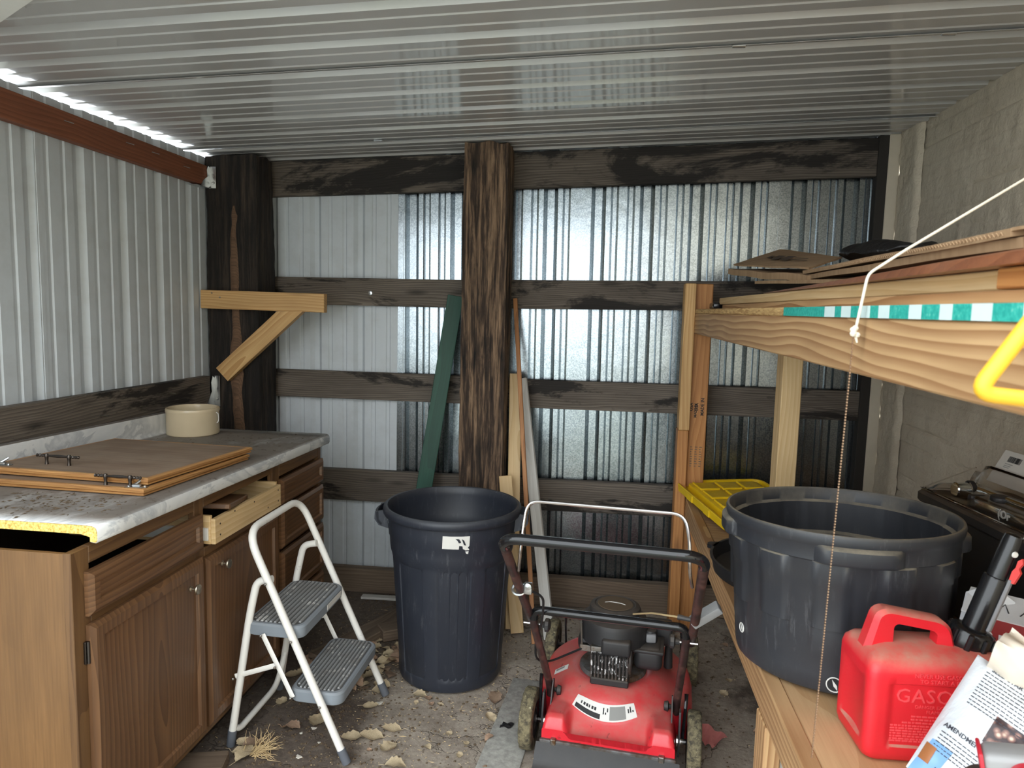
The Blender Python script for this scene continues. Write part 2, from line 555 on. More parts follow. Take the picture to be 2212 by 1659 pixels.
    M['decal_black'] = flat('black_print', lin(26, 26, 28), 0.6)
    M['decal_grey'] = flat('grey_fine_print', lin(140, 140, 136), 0.6)
    # stool
    k = Mat('white_stool_paint')
    co = k.co()
    c = k.mix(k.ramp(k.noise(k.scale(co, (1, 1, 1)), 38, 6, 0.75), [(0.63, 0.0), (0.7, 0.55)]), lin(238, 236, 230), lin(132, 124, 112))
    M['stool_white'] = k.bsdf(color=c, rough=0.4)
    k = Mat('grey_ribbed_tread')
    co = k.co()
    c = k.mix(k.ramp(k.noise(co, 22, 7, 0.75), [(0.56, 0.0), (0.62, 0.9)]), lin(150, 152, 152), lin(226, 226, 222))
    c = k.mix(k.ramp(k.noise(co, 9, 4), [(0.45, 0.0), (0.7, 0.4)]), c, lin(118, 104, 88))
    M['tread'] = k.bsdf(color=c, rough=0.6)
    M['tread_dark'] = flat('tread_groove', lin(84, 84, 84), 0.7)
    M['step_grey'] = plastic('grey_step_rim', lin(136, 144, 152), 0.55, lin(150, 140, 126), 0.2)
    M['rivet'] = metal('steel_rivet', lin(150, 146, 140), 0.4, 1.0, lin(120, 88, 56), (0.5, 0.7), 30)
    M['brass_knob'] = metal('aged_knob', lin(186, 176, 158), 0.32, 1.0, lin(96, 82, 64), (0.55, 0.75), 60)
    M['pull'] = metal('antique_pull', lin(88, 82, 78), 0.35, 1.0)
    M['crock'] = plastic('stoneware_glaze', lin(214, 196, 164), 0.22, None)
    M['crock_in'] = flat('crock_soil', lin(96, 80, 62), 0.9)
    M['green'] = wood('green_painted_board', lin(26, 80, 62), lin(14, 58, 46), 12, 0.55, grain=0.6, bump=0.15)
    M['old_edge'] = wood('grey_board_edge', lin(128, 106, 90), lin(92, 74, 62), 20, 0.8)
    M['white_paint_wood'] = wood('white_painted_board', lin(222, 220, 214), lin(196, 192, 184), 10, 0.6, stain=lin(150, 140, 124), stain_at=(0.6, 0.8), grain=0.6, bump=0.1)
    M['stick'] = wood('brown_lath', lin(190, 134, 84), lin(150, 98, 58), 30, 0.6)
    k = Mat('cardboard')
    co = k.co()
    c = k.ramp(k.noise(k.scale(co, (3, 40, 3)), 1.0, 3), [(0.35, lin(172, 142, 108)), (0.7, lin(150, 120, 88))])
    c = k.mix(k.ramp(k.noise(co, 5, 4), [(0.45, 0.0), (0.75, 0.4)]), c, lin(122, 96, 70))
    M['card'] = k.bsdf(color=c, rough=0.85)
    M['card_print'] = flat('cardboard_print', lin(84, 68, 54), 0.85)
    M['brown_panel'] = wood('brown_panel', lin(146, 92, 60), lin(108, 62, 40), 10, 0.4, grain=0.6, bump=0.05, coat=0.2)
    k = Mat('black_bin_bag')
    M['bag_black'] = k.bsdf(color=lin(30, 29, 30), rough=0.42, normal=k.bump(k.noise(k.scale(k.co(), (24, 60, 40)), 1.0, 4), 0.6, 0.01))
    M['cord_white'] = flat('white_cord', lin(226, 218, 198), 0.7)
    M['chain'] = metal('bead_chain', lin(196, 166, 142), 0.35, 1.0)
    # seed-mix bag
    k = Mat('bag_white_plastic')
    co = k.co()
    c = k.mix(k.ramp(k.noise(co, 8, 3), [(0.4, 0.0), (0.8, 0.3)]), lin(226, 230, 234), lin(188, 196, 206))
    M['bag_white'] = k.bsdf(color=c, rough=0.32, normal=k.bump(k.noise(k.scale(co, (9, 16, 9)), 1.0, 5, 0.6), 0.55, 0.012))
    M['bag_blue'] = flat('bag_blue_print', lin(128, 172, 222), 0.35)
    M['bag_green'] = flat('bag_green_print', lin(116, 172, 52), 0.35)
    M['bag_brown'] = flat('bag_brown_print', lin(164, 104, 62), 0.4)
    M['bag_cream'] = flat('bag_cream', lin(224, 212, 196), 0.45)
    M['print_dark'] = flat('dark_lettering', lin(66, 68, 78), 0.6)
    k = Mat('bag_seed_picture')
    vo = k.n('ShaderNodeTexVoronoi', {'Vector': k.co('Object', False), 'Scale': 90.0})
    c = k.ramp(k.math('MULTIPLY', vo.outputs['Distance'], 1.0), [(0.1, lin(232, 214, 190)), (0.35, lin(150, 110, 100)), (0.6, lin(60, 44, 46))])
    M['bag_photo'] = k.bsdf(color=c, rough=0.4)
    M['box_red'] = flat('red_carton', lin(150, 52, 52), 0.55)
    M['box_white'] = flat('white_carton', lin(222, 224, 226), 0.55)
    k = Mat('clear_blister')
    M['clear'] = k.bsdf(color=(0.9, 0.88, 0.86, 1), rough=0.06, trans=1.0, ior=1.25)
    M['backing'] = flat('white_backing_card', lin(210, 204, 194), 0.6)
    M['tool_chrome'] = metal('polished_tool', lin(214, 220, 222), 0.12, 1.0)
    M['tool_black'] = flat('dark_tool_part', lin(34, 30, 30), 0.5)
    M['spray_grey'] = plastic('grey_spray_cap', lin(150, 150, 150), 0.35)
    M['spray_red'] = plastic('red_spray_cap', lin(206, 44, 60), 0.35)
    M['spray_body'] = metal('spray_can_steel', lin(190, 190, 190), 0.25, 1.0)
    M['spray_navy'] = flat('navy_label', lin(36, 38, 96), 0.4)
    M['gasket_yellow'] = flat('yellow_dot', lin(230, 220, 60), 0.5)
    # ground
    k = Mat('dirty_concrete')
    co = k.co('Object', False)
    a = k.noise(co, 1.1, 6, 0.6, 0.3)
    c = k.ramp(k.noise(co, 7, 8, 0.7), [(0.3, lin(136, 124, 112)), (0.55, lin(172, 160, 146)), (0.75, lin(194, 184, 170))])
    c = k.mix(k.ramp(k.noise(co, 60, 6, 0.75), [(0.5, 0.0), (0.72, 0.6)]), c, lin(86, 74, 62))
    x = k.n('ShaderNodeSeparateXYZ', {0: co})
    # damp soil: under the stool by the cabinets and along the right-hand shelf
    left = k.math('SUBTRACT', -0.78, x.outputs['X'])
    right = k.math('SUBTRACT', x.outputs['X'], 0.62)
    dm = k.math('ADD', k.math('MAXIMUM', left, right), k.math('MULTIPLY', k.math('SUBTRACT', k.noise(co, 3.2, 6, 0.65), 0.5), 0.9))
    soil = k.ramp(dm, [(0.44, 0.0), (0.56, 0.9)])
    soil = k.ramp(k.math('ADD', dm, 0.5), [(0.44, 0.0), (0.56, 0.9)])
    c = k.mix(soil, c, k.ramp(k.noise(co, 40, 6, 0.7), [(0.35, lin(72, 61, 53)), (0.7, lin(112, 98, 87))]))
    sp = k.noise(co, 150, 3, 0.6)
    c = k.mix(k.ramp(sp, [(0.68, 0.0), (0.72, 0.8)]), c, lin(214, 196, 162))
    wv = k.n('ShaderNodeVectorMath', {0: co, 1: k.n('ShaderNodeTexNoise', {'Vector': co, 'Scale': 5.0, 'Detail': 5.0}).outputs['Color']}, operation='ADD').outputs[0]
    ck = k.n('ShaderNodeTexVoronoi', {'Vector': k.scale(wv, (1.1, 1.7, 0.0)), 'Scale': 1.25}, feature='DISTANCE_TO_EDGE').outputs['Distance']
    ckf = k.ramp(ck, [(0.0, 1.0), (0.010, 0.0)])
    c = k.mix(k.math('MULTIPLY', ckf, 0.75), c, lin(70, 60, 52))
    h = k.math('ADD', k.math('MULTIPLY', k.noise(co, 24, 8, 0.75), 0.6), k.math('MULTIPLY', a, 0.6))
    h = k.math('SUBTRACT', h, k.math('MULTIPLY', ckf, 0.5))
    M['floor'] = k.bsdf(color=c, rough=0.92, normal=k.bump(h, 0.5, 0.02))
    k = Mat('outside_ground')
    co = k.co('Object', False)
    c = k.mix(k.ramp(k.noise(co, 0.7, 5), [(0.45, 0.0), (0.6, 1.0)]), lin(166, 168, 168), lin(150, 158, 128))
    M['ground'] = k.bsdf(color=c, rough=0.95)
    M['slab'] = None
    k = Mat('grey_paver')
    co = k.co()
    c = k.ramp(k.noise(co, 38, 6, 0.7), [(0.35, lin(138, 136, 130)), (0.7, lin(178, 176, 168))])
    M['slab'] = k.bsdf(color=c, rough=0.9, normal=k.bump(k.noise(co, 70, 4), 0.3, 0.004))
    for i, (a, b) in enumerate(((lin(206, 188, 156), lin(164, 144, 114)), (lin(150, 126, 104), lin(108, 88, 72)), (lin(190, 160, 134), lin(138, 108, 88)))):
        k = Mat('dry_leaf_%d' % i)
        co = k.co()
        M['leaf%d' % i] = k.bsdf(color=k.ramp(k.noise(co, 40, 4), [(0.35, a), (0.7, b)]), rough=0.8)
    M['straw'] = flat('dry_straw', lin(212, 186, 140), 0.8)
    M['chip'] = flat('white_chip', lin(226, 220, 208), 0.8)
    M['pink'] = flat('pink_scrap', lin(206, 128, 124), 0.5)
    # painted brick
    k = Mat('taupe_painted_brick')
    co = k.co('Object', False)
    c = k.ramp(k.noise(co, 5, 5), [(0.35, lin(208, 196, 175)), (0.7, lin(194, 181, 160))])
    c = k.mix(k.ramp(k.noise(co, 30, 6, 0.7), [(0.62, 0.0), (0.75, 0.5)]), c, lin(140, 127, 110))
    h = k.math('ADD', k.math('MULTIPLY', k.noise(co, 55, 5, 0.65), 0.5), k.noise(co, 14, 3))
    M['brick'] = k.bsdf(color=c, rough=0.75, normal=k.bump(h, 0.6, 0.014))
    M['trim_taupe'] = flat('taupe_trim', lin(204, 193, 173), 0.7)


mats()

# ================================================================== ROOM
def rib_profile(n_per, ph, major=(0.032, 0.012, 0.019), minor=(0.012, 0.007, 0.005), pitch=0.2286, lap=0.02, ext=0.0):
    """[(u, h)] across a ribbed sheet n_per pitches wide, first major rib at ph"""
    w = n_per * pitch + ext
    pts = [(-lap, 0.0)]
    marks = []
    k = -1
    while True:
        c = ph + k * pitch
        if c - pitch > w:
            break
        marks.append((c, major))
        marks.append((c + pitch / 3, minor))
        marks.append((c + 2 * pitch / 3, minor))
        k += 1
    for c, (b, t, h) in marks:
        if c - b < -lap + 0.001 or c + b > w + 0.001:
            continue
        pts += [(c - b, 0.0), (c - t, h), (c + t, h), (c + b, 0.0)]
    pts.append((w, 0.0))
    return pts


def sheet(name, prof, length, mat, parent, M):
    """sheet in frame M: X across, Y along the ribs, Z towards the outside"""
    mb = MB()
    vs = [(u, 0, h) for u, h in prof] + [(u, length, h) for u, h in prof]
    n = len(prof)
    mb.add(vs, [(i, i + 1, n + i + 1, n + i) for i in range(n - 1)])
    me = mb.mesh(name, 0)
    o = part(name, me, mat, parent, M)
    sm = o.modifiers.new('gauge', 'SOLIDIFY')
    sm.thickness = 0.0008
    sm.offset = 0
    return o


def axes(o, x, y, z):
    x, y, z, o = Vector(x), Vector(y), Vector(z), Vector(o)
    return Matrix(((x.x, y.x, z.x, o.x), (x.y, y.y, z.y, o.y), (x.z, y.z, z.z, o.z), (0, 0, 0, 1)))


# floor -------------------------------------------------------------
def floor_z(x, y):
    return 0.006 * noise.noise(Vector((x * 1.7, y * 1.7, 0.3))) + 0.003 * noise.noise(Vector((x * 7, y * 7, 1.3))) - 0.005


fl = MB().grid(150, 150, lambda u, v: (-2.1 + 3.5 * u, 0.2 + 3.4 * v, floor_z(-2.1 + 3.5 * u, 0.2 + 3.4 * v)))
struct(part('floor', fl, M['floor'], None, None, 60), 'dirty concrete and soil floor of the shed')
gr = MB().box((-14, -22, -0.25), (14, 0.3, -0.012))
struct(part('ground_outside', gr, M['ground']), 'ground in front of the open shed')

# ceiling: ribs run along X, sheets 36 inches wide ------------------------
CZ0, CSL = 2.236, 0.037
xdir = Vector((1, 0, CSL)).normalized()
ceil = struct(link('ceiling', None), 'underside of the ribbed metal roof')
XL, XR = -2.07, 1.34
for k in range(-2, 2):
    y0 = 2.235 + 0.9144 * k + (0.4572 if k == -2 else 0)
    npd = 4 if k in (-1, 0) else 2
    prof = rib_profile(npd, 0.030, major=(0.026, 0.015, 0.023), minor=(0.0085, 0.0055, 0.004), ext=0.066)
    org = Vector((XL, y0, CZ0 + CSL * XL + -0.003 * k))
    L = (XR - XL) / xdir.x
    zd = Vector((-CSL, 0, 1)).normalized()
    Mx = axes(org, (0, 1, 0), xdir, zd)
    # the lap edge of each sheet hangs a few millimetres low, which leaves the dark joint line
    prof = [(-0.024, -0.005), (-0.006, -0.003)] + prof[1:]
    sheet('roof_sheet', prof, L, M['steel_roof'], ceil, Mx)
# fastening clips seen on the laps
for (x, y) in ((0.36, 2.222), (-1.02, 3.135), (0.93, 2.222)):
    z = CZ0 + CSL * x - 0.008
    part('roof_clip', MB().rbox((x - 0.02, y - 0.005, z), (x + 0.02, y + 0.006, z + 0.007), 0.002, 1), M['bright_galv'], ceil)

# wall_left ---------------------------------------------------------------
wl = struct(link('wall_left', None), 'left shed wall of grey ribbed steel sheets')
for k in range(4):
    y0 = 0.40 + 0.9144 * k
    npd = 4 if k < 3 else 2
    prof = rib_profile(npd, (2.185 - y0) % 0.2286, major=(0.03, 0.012, 0.019))
    Mx = axes((-1.905 + (0.0015 if k % 2 else 0), y0, -0.03), (0, 1, 0), (0, 0, 1), (-1, 0, 0))
    sheet('steel_sheet', prof, 2.178, M['steel_wall'], wl, Mx)
rb = board('wall_beam', (-1.881, 0.42, 2.082), (-1.881, 3.19, 2.052), 0.092, 0.038, M['red_board'], wl)
tag(rb, 'red-brown timber beam along the top of the left wall')
db = board('wall_beam', (-1.881, 0.42, 1.057), (-1.881, 3.18, 1.042), 0.145, 0.038, M['barn'], wl)
tag(db, 'dark weathered board along the left wall above the worktop')
# joist hangers and nails
for (beam, z, h) in ((rb, 2.053, 0.10), (db, 1.042, 0.15)):
    zb = z - h / 2 - 0.004
    hg = MB()
    hg.box((-1.905, 3.10, zb), (-1.860, 3.218, zb + 0.0016))
    prof = [(3.13, zb), (3.19, zb), (3.214, zb + 0.01), (3.214, zb + h * 0.9), (3.20, zb + h), (3.185, zb + h * 0.8), (3.19, zb + h * 0.5), (3.155, zb + 0.03)]
    n0 = len(hg.v)
    hg.v += [(-1.8612, y, zz) for y, zz in prof] + [(-1.8596, y, zz) for y, zz in prof]
    n = len(prof)
    hg.f += [tuple(n0 + i for i in range(n)), tuple(n0 + n + i for i in reversed(range(n)))]
    hg.f += [(n0 + i, n0 + (i + 1) % n, n0 + n + (i + 1) % n, n0 + n + i) for i in range(n)]
    hg.rbox((-1.8612, 3.212, zb), (-1.832, 3.2145, zb + h), 0.001, 1)
    for zz in (0.25, 0.6):
        hg.lathe([(0.0, 0.004), (0.005, 0.0035), (0.007, 0)], 8, Matrix.Translation((-1.845, 3.212, zb + h * zz)) @ Matrix.Rotation(PI / 2, 4, 'X'))
    tag(part('joist_hanger', hg, M['bright_galv'], beam), 'bright zinc joist hanger')
for (y, z, t) in ((2.30, 2.075, .1), (2.62, 2.075, .1), (2.78, 2.073, .05), (3.0, 2.06, .05), (2.42, 1.035, -.2), (2.85, 1.07, -.2), (3.07, 1.085, -.2)):
    nb = MB().tube([(-1.862, y, z), (-1.848, y + 0.028, z - 0.004 + t * 0.01)], 0.0016, 6)
    part('nail', nb, M['bright_galv'], rb if z > 1.5 else db)

# wall_back --------------------------------------------------------------
wb_ = struct(link('wall_back', None), 'back shed wall, grey painted and galvanised ribbed steel behind timber rails')
YB = 3.482
Mx = axes((-1.96, YB, -0.02), (1, 0, 0), (0, 0, 1), (0, 1, 0))
Mx = Mx  # X across, ribs up, Z outward (+Y)
prof = rib_profile(5, (-1.685 + 1.96) % 0.2286, major=(0.03, 0.012, 0.019))
prof = [(u, h) for u, h in prof if u <= 0.955] + [(0.962, 0.0)]
o = sheet('steel_sheet', prof, 2.30, M['steel_wall'], wb_, Mx)
tag(o, 'grey painted ribbed sheet')
gx = -1.012
for k in range(3):
    x0 = gx + 0.9144 * k
    prof = rib_profile(4, (-0.261 - x0) % 0.2286, major=(0.035, 0.017, 0.023), minor=(0.019, 0.009, 0.011))
    if k == 2:
        prof = [(u, h) for u, h in prof if u <= 0.425]
    Mx = axes((x0, YB + (0.003 if k % 2 else 0.0015), -0.02), (1, 0, 0), (0, 0, 1), (0, 1, 0))
    Mx = Mx @ Matrix.Rotation(0.006, 4, 'Z')
    tag(sheet('steel_sheet', prof, 2.32, M['galv'], wb_, Mx), 'bright galvanised ribbed sheet')
yg = 3.459
girts = [  # x0, z0lo, z0hi, x1, z1lo, z1hi, material
    (-1.92, 1.990, 2.160, -0.55, 2.033, 2.205, 'barn_dark'), (-0.545, 2.032, 2.210, 1.19, 2.105, 2.262, 'barn_dark'),
    (-1.92, 1.466, 1.602, -0.55, 1.468, 1.604, 'barn'), (-0.545, 1.470, 1.606, 1.22, 1.492, 1.632, 'barn_dark'),
    (-1.92, 0.992, 1.137, -0.55, 0.998, 1.130, 'barn'), (-0.545, 0.988, 1.126, 1.22, 0.990, 1.130, 'barn'),
    (-1.92, 0.466, 0.629, -0.55, 0.472, 0.630, 'barn'), (-0.545, 0.474, 0.630, 1.22, 0.488, 0.642, 'barn')]
for x0, a0, b0, x1, a1, b1, m in girts:
    w = (b0 - a0 + b1 - a1) / 2
    tag(board('wall_rail', (x0, yg, (a0 + b0) / 2), (x1, yg, (a1 + b1) / 2), w, 0.038, M[m], wb_), 'weathered timber rail across the back wall')
tag(board('sill_board', (-1.92, 3.435, 0.055), (-0.55, 3.435, 0.06), 0.125, 0.05, M['sill'], wb_), 'weathered sill board on the floor')
tag(board('sill_board', (-0.545, 3.435, 0.072), (1.22, 3.435, 0.078), 0.145, 0.05, M['sill'], wb_), 'weathered sill board on the floor')
part('rail_bolt', MB().lathe([(0.0, 0.007), (0.010, 0.005), (0.012, 0)], 10, Matrix.Translation((-1.155, 3.44, 1.53)) @ Matrix.Rotation(PI / 2, 4, 'X')), M['bright_galv'], wb_)
# corner timber and trim on the right
board('corner_timber', (1.208, 3.455, 0.0), (1.208, 3.455, 2.275), 0.045, 0.05, M['corner_dark'], wb_, up=(1, 0, 0))
struct(board('trim_1', (1.252, 3.45, 0.0), (1.252, 3.45, 2.28), 0.048, 0.05, M['trim_taupe'], None, up=(1, 0, 0)), 'narrow taupe trim strip in the back right corner')


# posts ------------------------------------------------------------------
def post(name, x0, x1, y0, y1, z1, mat, seed, label):
    nz, ns = 110, 14
    loops = []
    cx, cy = (x0 + x1) / 2, (y0 + y1) / 2
    per = []
    for i in range(4):
        a = [(x0, y0), (x1, y0), (x1, y1), (x0, y1)][i]
        b = [(x1, y0), (x1, y1), (x0, y1), (x0, y0)][i]
        for k in range(ns):
            t = k / ns
            per.append((a[0] + (b[0] - a[0]) * t, a[1] + (b[1] - a[1]) * t))
    for j in range(nz + 1):
        z = z1 * j / nz
        lp = []
        for (x, y) in per:
            d = Vector((x - cx, y - cy, 0))
            dn = d.normalized()
            q = Vector((x * 9 + seed, y * 9, z * 1.2))
            off = 0.008 * noise.noise(q) + 0.004 * noise.noise(Vector((x * 60, y * 60 + seed, z * 2.5))) + 0.003 * noise.noise(Vector((x * 40, y * 40, z * 22 + seed)))
            # waney corners
            cr = max(0.0, d.length / (0.5 * min(x1 - x0, y1 - y0)) - 1.15)
            off -= 0.018 * cr * (0.6 + 0.6 * noise.noise(Vector((seed, x * 3 + y * 5, z * 3))))
            crack = noise.noise(Vector((x * 55 + y * 55 + seed * 3, 0.3 * z, z * 1.1)))
            if crack > 0.42:
                off -= 0.014 * (crack - 0.42) * 4
            zz = z + (0.012 * noise.noise(Vector((x * 20, y * 20, seed))) if j == nz else 0)
            lp.append((x + dn.x * off, y + dn.y * off, zz))
        loops.append(lp)
    return tag(part(name, MB().loft(loops), mat, None, None, 50), label, 'post')


post('timber_post', -1.898, -1.632, 3.222, 3.406, 2.155, M['tie_black'], 3.1, 'black weathered timber post in the back left corner behind the worktop')
post('timber_post', -0.652, -0.445, 3.222, 3.406, 2.205, M['tie'], 8.7, 'rough brown timber post in the middle of the back wall')
# split strip of lighter wood on the black post
sp = MB()
lp0 = []
for j in range(40):
    z = 0.2 + 1.72 * j / 39
    cx = -1.745 + 0.016 * noise.noise(Vector((z * 2.2, 0, 5))) + 0.006 * noise.noise(Vector((z * 11, 0, 8))) + 0.022 * (1.2 - z) * 0.4
    w = 0.026 + 0.018 * noise.noise(Vector((z * 3.1, 2, 1))) + 0.010 * noise.noise(Vector((z * 14, 5, 1))) if j not in (0, 39) else 0.003
    y = 3.2135
    lp0.append([(cx - w, y + 0.010, z), (cx - w * 0.4, y - 0.002 + 0.004 * noise.noise(Vector((z * 9, 1, 1))), z), (cx + w * 0.5, y - 0.001, z), (cx + w, y + 0.010, z), (cx, y + 0.02, z)])
o = part('split_strip', sp.loft(lp0), M['tie_core'], bpy.data.objects['timber_post'], None, 50)
# a small splinter gap of brown on the middle post as a part too
# wall_right: painted brick -----------------------------------------------
BR_H = 0.0725


def brick_x(y, z):
    row = math.floor(z / BR_H + 0.12 * noise.noise(Vector((y * 1.2, z, 4))))
    fz = z / BR_H - row
    fy = (y / 0.215 + (0.5 if row % 2 else 0.0)) % 1.0
    j = max(0.0, 1 - min(fz, 1 - fz) / 0.11)
    jv = max(0.0, 1 - min(fy, 1 - fy) / 0.03) * 0.35
    keep = 0.55 + 0.6 * noise.noise(Vector((y * 2.3, z * 2.3, 9)))
    d = 0.010 * max(j, jv) * max(0, min(1, keep)) + 0.005 * noise.noise(Vector((y * 3, z * 3, 2))) + 0.0025 * noise.noise(Vector((y * 16, z * 16, 6)))
    blob = noise.noise(Vector((y * 11, z * 5, 31)))
    if blob > 0.45 and z > 1.7:
        d -= 0.010 * (blob - 0.45) * 2
    return 1.292 + d


ny, nz = 330, 300
wr = MB().grid(ny, nz, lambda u, v: (brick_x(-0.45 + 3.95 * u, 2.5 * v), -0.45 + 3.95 * u, 2.5 * v))
w_right = struct(part('wall_right', wr, M['brick'], None, None, 60), 'taupe painted brick wall on the right')


def pil(u, v):
    # rounded, lumpy pilaster strip in the corner
    y = 3.22 + 0.215 * u
    z = 2.285 * v
    e = min(u, 1 - u)
    b = 0.022 * min(1, e / 0.12) ** 0.5
    return (1.29 - b + 0.006 * noise.noise(Vector((y * 14, z * 14, 3))) + 0.004 * noise.noise(Vector((y * 40, z * 40, 7))), y, z)


part('corner_plaster', MB().grid(24, 260, pil), M['brick'], w_right, None, 60)

# unseen wall added outside on the right, darkens reflections in the galvanised sheets
fw = MB().box((0.75, -7.5, -0.02), (8.0, -7.0, 4.5))
struct(part('wall_unseen', fw, M['brick']), 'unseen wall added outside the opening to darken the metal reflections')

tr = MB().rbox((0, -0.30, -0.012), (0.62, 0.0, 0.012), 0.003, 1)
struct(part('trim_2', tr, M['decal'], None, frame((-1.62, 1.672, 2.10), (-1.05, 1.327, 2.10))), 'white painted board under the roof near the opening')

# ================================================================== LEFT SIDE
# base cabinet -------------------------------------------------------------
FX = -1.20                      # plane of the face frame
cabt = thing('base_cabinet', 'brown stained wooden base cabinet with doors and drawers under the marbled worktop', 'cabinet', (-1.5, 2.18, 0.0))
cy0, cy1 = 1.452, 2.912


def vboard(name, x0, y0, z0, x1, y1, z1, mat, parent, grain='Z', bev=0.0015):
    """box given in world coords whose local X (grain) runs along the named axis"""
    c = {'X': (1, 0, 0), 'Y': (0, 1, 0), 'Z': (0, 0, 1)}[grain]
    Mx = {'X': Matrix.Identity(4), 'Y': Matrix.Rotation(PI / 2, 4, 'Z'), 'Z': Matrix(((0, 0, -1, 0), (0, 1, 0, 0), (1, 0, 0, 0), (0, 0, 0, 1)))}[grain]
    Mw = Matrix.Translation((x0, y0, z0)) @ Mx
    inv = Mw.inverted()
    a, b = inv @ Vector((x0, y0, z0)), inv @ Vector((x1, y1, z1))
    lo = tuple(min(a[i], b[i]) for i in range(3))
    hi = tuple(max(a[i], b[i]) for i in range(3))
    return part(name, MB().rbox(lo, hi, bev, 1), mat, parent, Mw)


vboard('side_panel', -1.80, cy0, 0.105, FX - 0.02, cy0 + 0.014, 0.878, M['cab_side'], cabt)
vboard('side_panel', -1.80, cy1 - 0.014, 0.105, FX - 0.02, cy1, 0.878, M['cab_side'], cabt)
vboard('back_panel', -1.80, cy0, 0.105, -1.794, cy1, 0.878, M['cab_dark'], cabt, 'Y')
vboard('bottom_panel', -1.80, cy0, 0.105, FX - 0.02, cy1, 0.12, M['cab_dark'], cabt, 'Y')
vboard('toe_board', -1.30, cy0 + 0.01, 0.0, -1.285, cy1 - 0.005, 0.105, M['cab_dark'], cabt, 'Y')
vboard('toe_leg', -1.78, cy0 + 0.01, 0.0, -1.30, cy0 + 0.025, 0.105, M['cab_dark'], cabt, 'X')
for (y0, y1) in ((cy0 - 0.006, cy0 + 0.052), (1.945, 1.995), (2.455, 2.512), (cy1 - 0.03, cy1)):
    vboard('frame_stile', FX - 0.02, y0, 0.105, FX, y1, 0.882, M['cab_frame'], cabt)
for (y0, y1, z0, z1) in ((1.504, 1.945, 0.84, 0.882), (1.995, 2.455, 0.84, 0.882), (2.512, cy1 - 0.03, 0.815, 0.882), (1.504, 1.945, 0.105, 0.14), (1.995, 2.455, 0.105, 0.14), (2.512, cy1 - 0.03, 0.105, 0.14), (1.504, 1.945, 0.69, 0.725), (1.995, 2.455, 0.675, 0.712)):
    vboard('frame_rail', FX - 0.02, y0, z0, FX, y1, z1, M['cab_frame'], cabt, 'Y')


def front_mesh(L, W, T=0.019, lip=0.012, fr=0.038, dep=0.009):
    """slab front with a bevelled rim and a sunk flat field; local X = L (grain), Y = W, Z = out"""
    rings = [(0, 0), (0, T * 0.55), (lip, T), (fr, T), (fr + 0.004, T - dep), (fr + 0.012, T - dep + 0.001)]
    loops = []
    for d, z in rings:
        loops.append([(d, d, z), (L - d, d, z), (L - d, W - d, z), (d, W - d, z)])
    return MB().loft(loops)


def cab_front(name, y0, y1, z0, z1, mat, parent, grain='Z', x=FX + 0.001, **k):
    if grain == 'Z':
        Mw = axes((x, y0, z0), (0, 0, 1), (0, 1, 0), (1, 0, 0)) if False else axes((x, y1, z0), (0, 0, 1), (0, -1, 0), (1, 0, 0))
        return part(name, front_mesh(z1 - z0, y1 - y0, **k), mat, parent, Mw, 20)
    Mw = axes((x, y0, z0), (0, 1, 0), (0, 0, 1), (1, 0, 0))
    return part(name, front_mesh(y1 - y0, z1 - z0, **k), mat, parent, Mw, 20)


def knob(parent, y, z, x=FX + 0.02):
    Mw = Matrix.Translation((x, y, z)) @ Matrix.Rotation(PI / 2, 4, 'Y')
    kb = MB().lathe([(0.0075, 0), (0.008, 0.003), (0.0045, 0.006), (0.0045, 0.016), (0.010, 0.019), (0.0145, 0.022), (0.0155, 0.025), (0.0145, 0.028), (0.012, 0.0285), (0.010, 0.0275), (0.0, 0.0285)], 20)
    return part('knob', kb, M['brass_knob'], parent, Mw)


d1 = cab_front('door', 1.484, 1.968, 0.132, 0.694, M['cab'], cabt)
knob(d1, 1.885, 0.625)
hg = MB().rbox((FX, 1.474, 0.600), (FX + 0.006, 1.486, 0.655), 0.001, 1)
hg.tube([(FX + 0.008, 1.482, 0.600), (FX + 0.008, 1.482, 0.655)], 0.004, 8)
part('hinge', hg, M['pull'], d1)
d2 = cab_front('door', 1.984, 2.470, 0.132, 0.682, M['cab'], cabt)
knob(d2, 2.060, 0.640)
cab_front('drawer', 1.484, 1.970, 0.716, 0.826, M['cab'], cabt, 'Y', fr=0.030)
for z0, z1 in ((0.705, 0.806), (0.535, 0.690), (0.318, 0.520), (0.135, 0.303)):
    cab_front('drawer', 2.502, 2.906, z0, z1, M['cab'], cabt, 'Y', fr=0.030)
# the middle drawer has lost its front: a bare pine box pulled out a little
dr = link('open_drawer', None, cabt)
xo = -1.165
tag(dr, 'bare pine drawer box without a front')
vboard('box_front', xo - 0.015, 2.000, 0.722, xo, 2.452, 0.802, M['pine_pale'], dr, 'Y')
vboard('box_side', -1.66, 1.998, 0.722, xo - 0.015, 2.011, 0.812, M['pine_pale'], dr, 'X')
vboard('box_side', -1.66, 2.440, 0.722, xo - 0.015, 2.453, 0.812, M['pine_pale'], dr, 'X')
vboard('box_bottom', -1.66, 2.0, 0.722, xo - 0.015, 2.45, 0.727, M['cab_dark'], dr, 'Y')
vboard('slide_rail', -1.60, 1.991, 0.735, xo - 0.02, 1.998, 0.775, M['decal'], dr, 'X', 0.001)
for (y, z) in ((2.03, 0.745), (2.03, 0.78), (2.12, 0.795), (2.25, 0.79), (2.35, 0.742), (2.43, 0.785), (2.43, 0.745)):
    part('screw_hole', MB().lathe([(0, 0.0006), (0.003, 0.0006), (0.0032, 0)], 8, Matrix.Translation((xo, y, z)) @ Matrix.Rotation(PI / 2, 4, 'Y')), M['cab_dark'], dr)
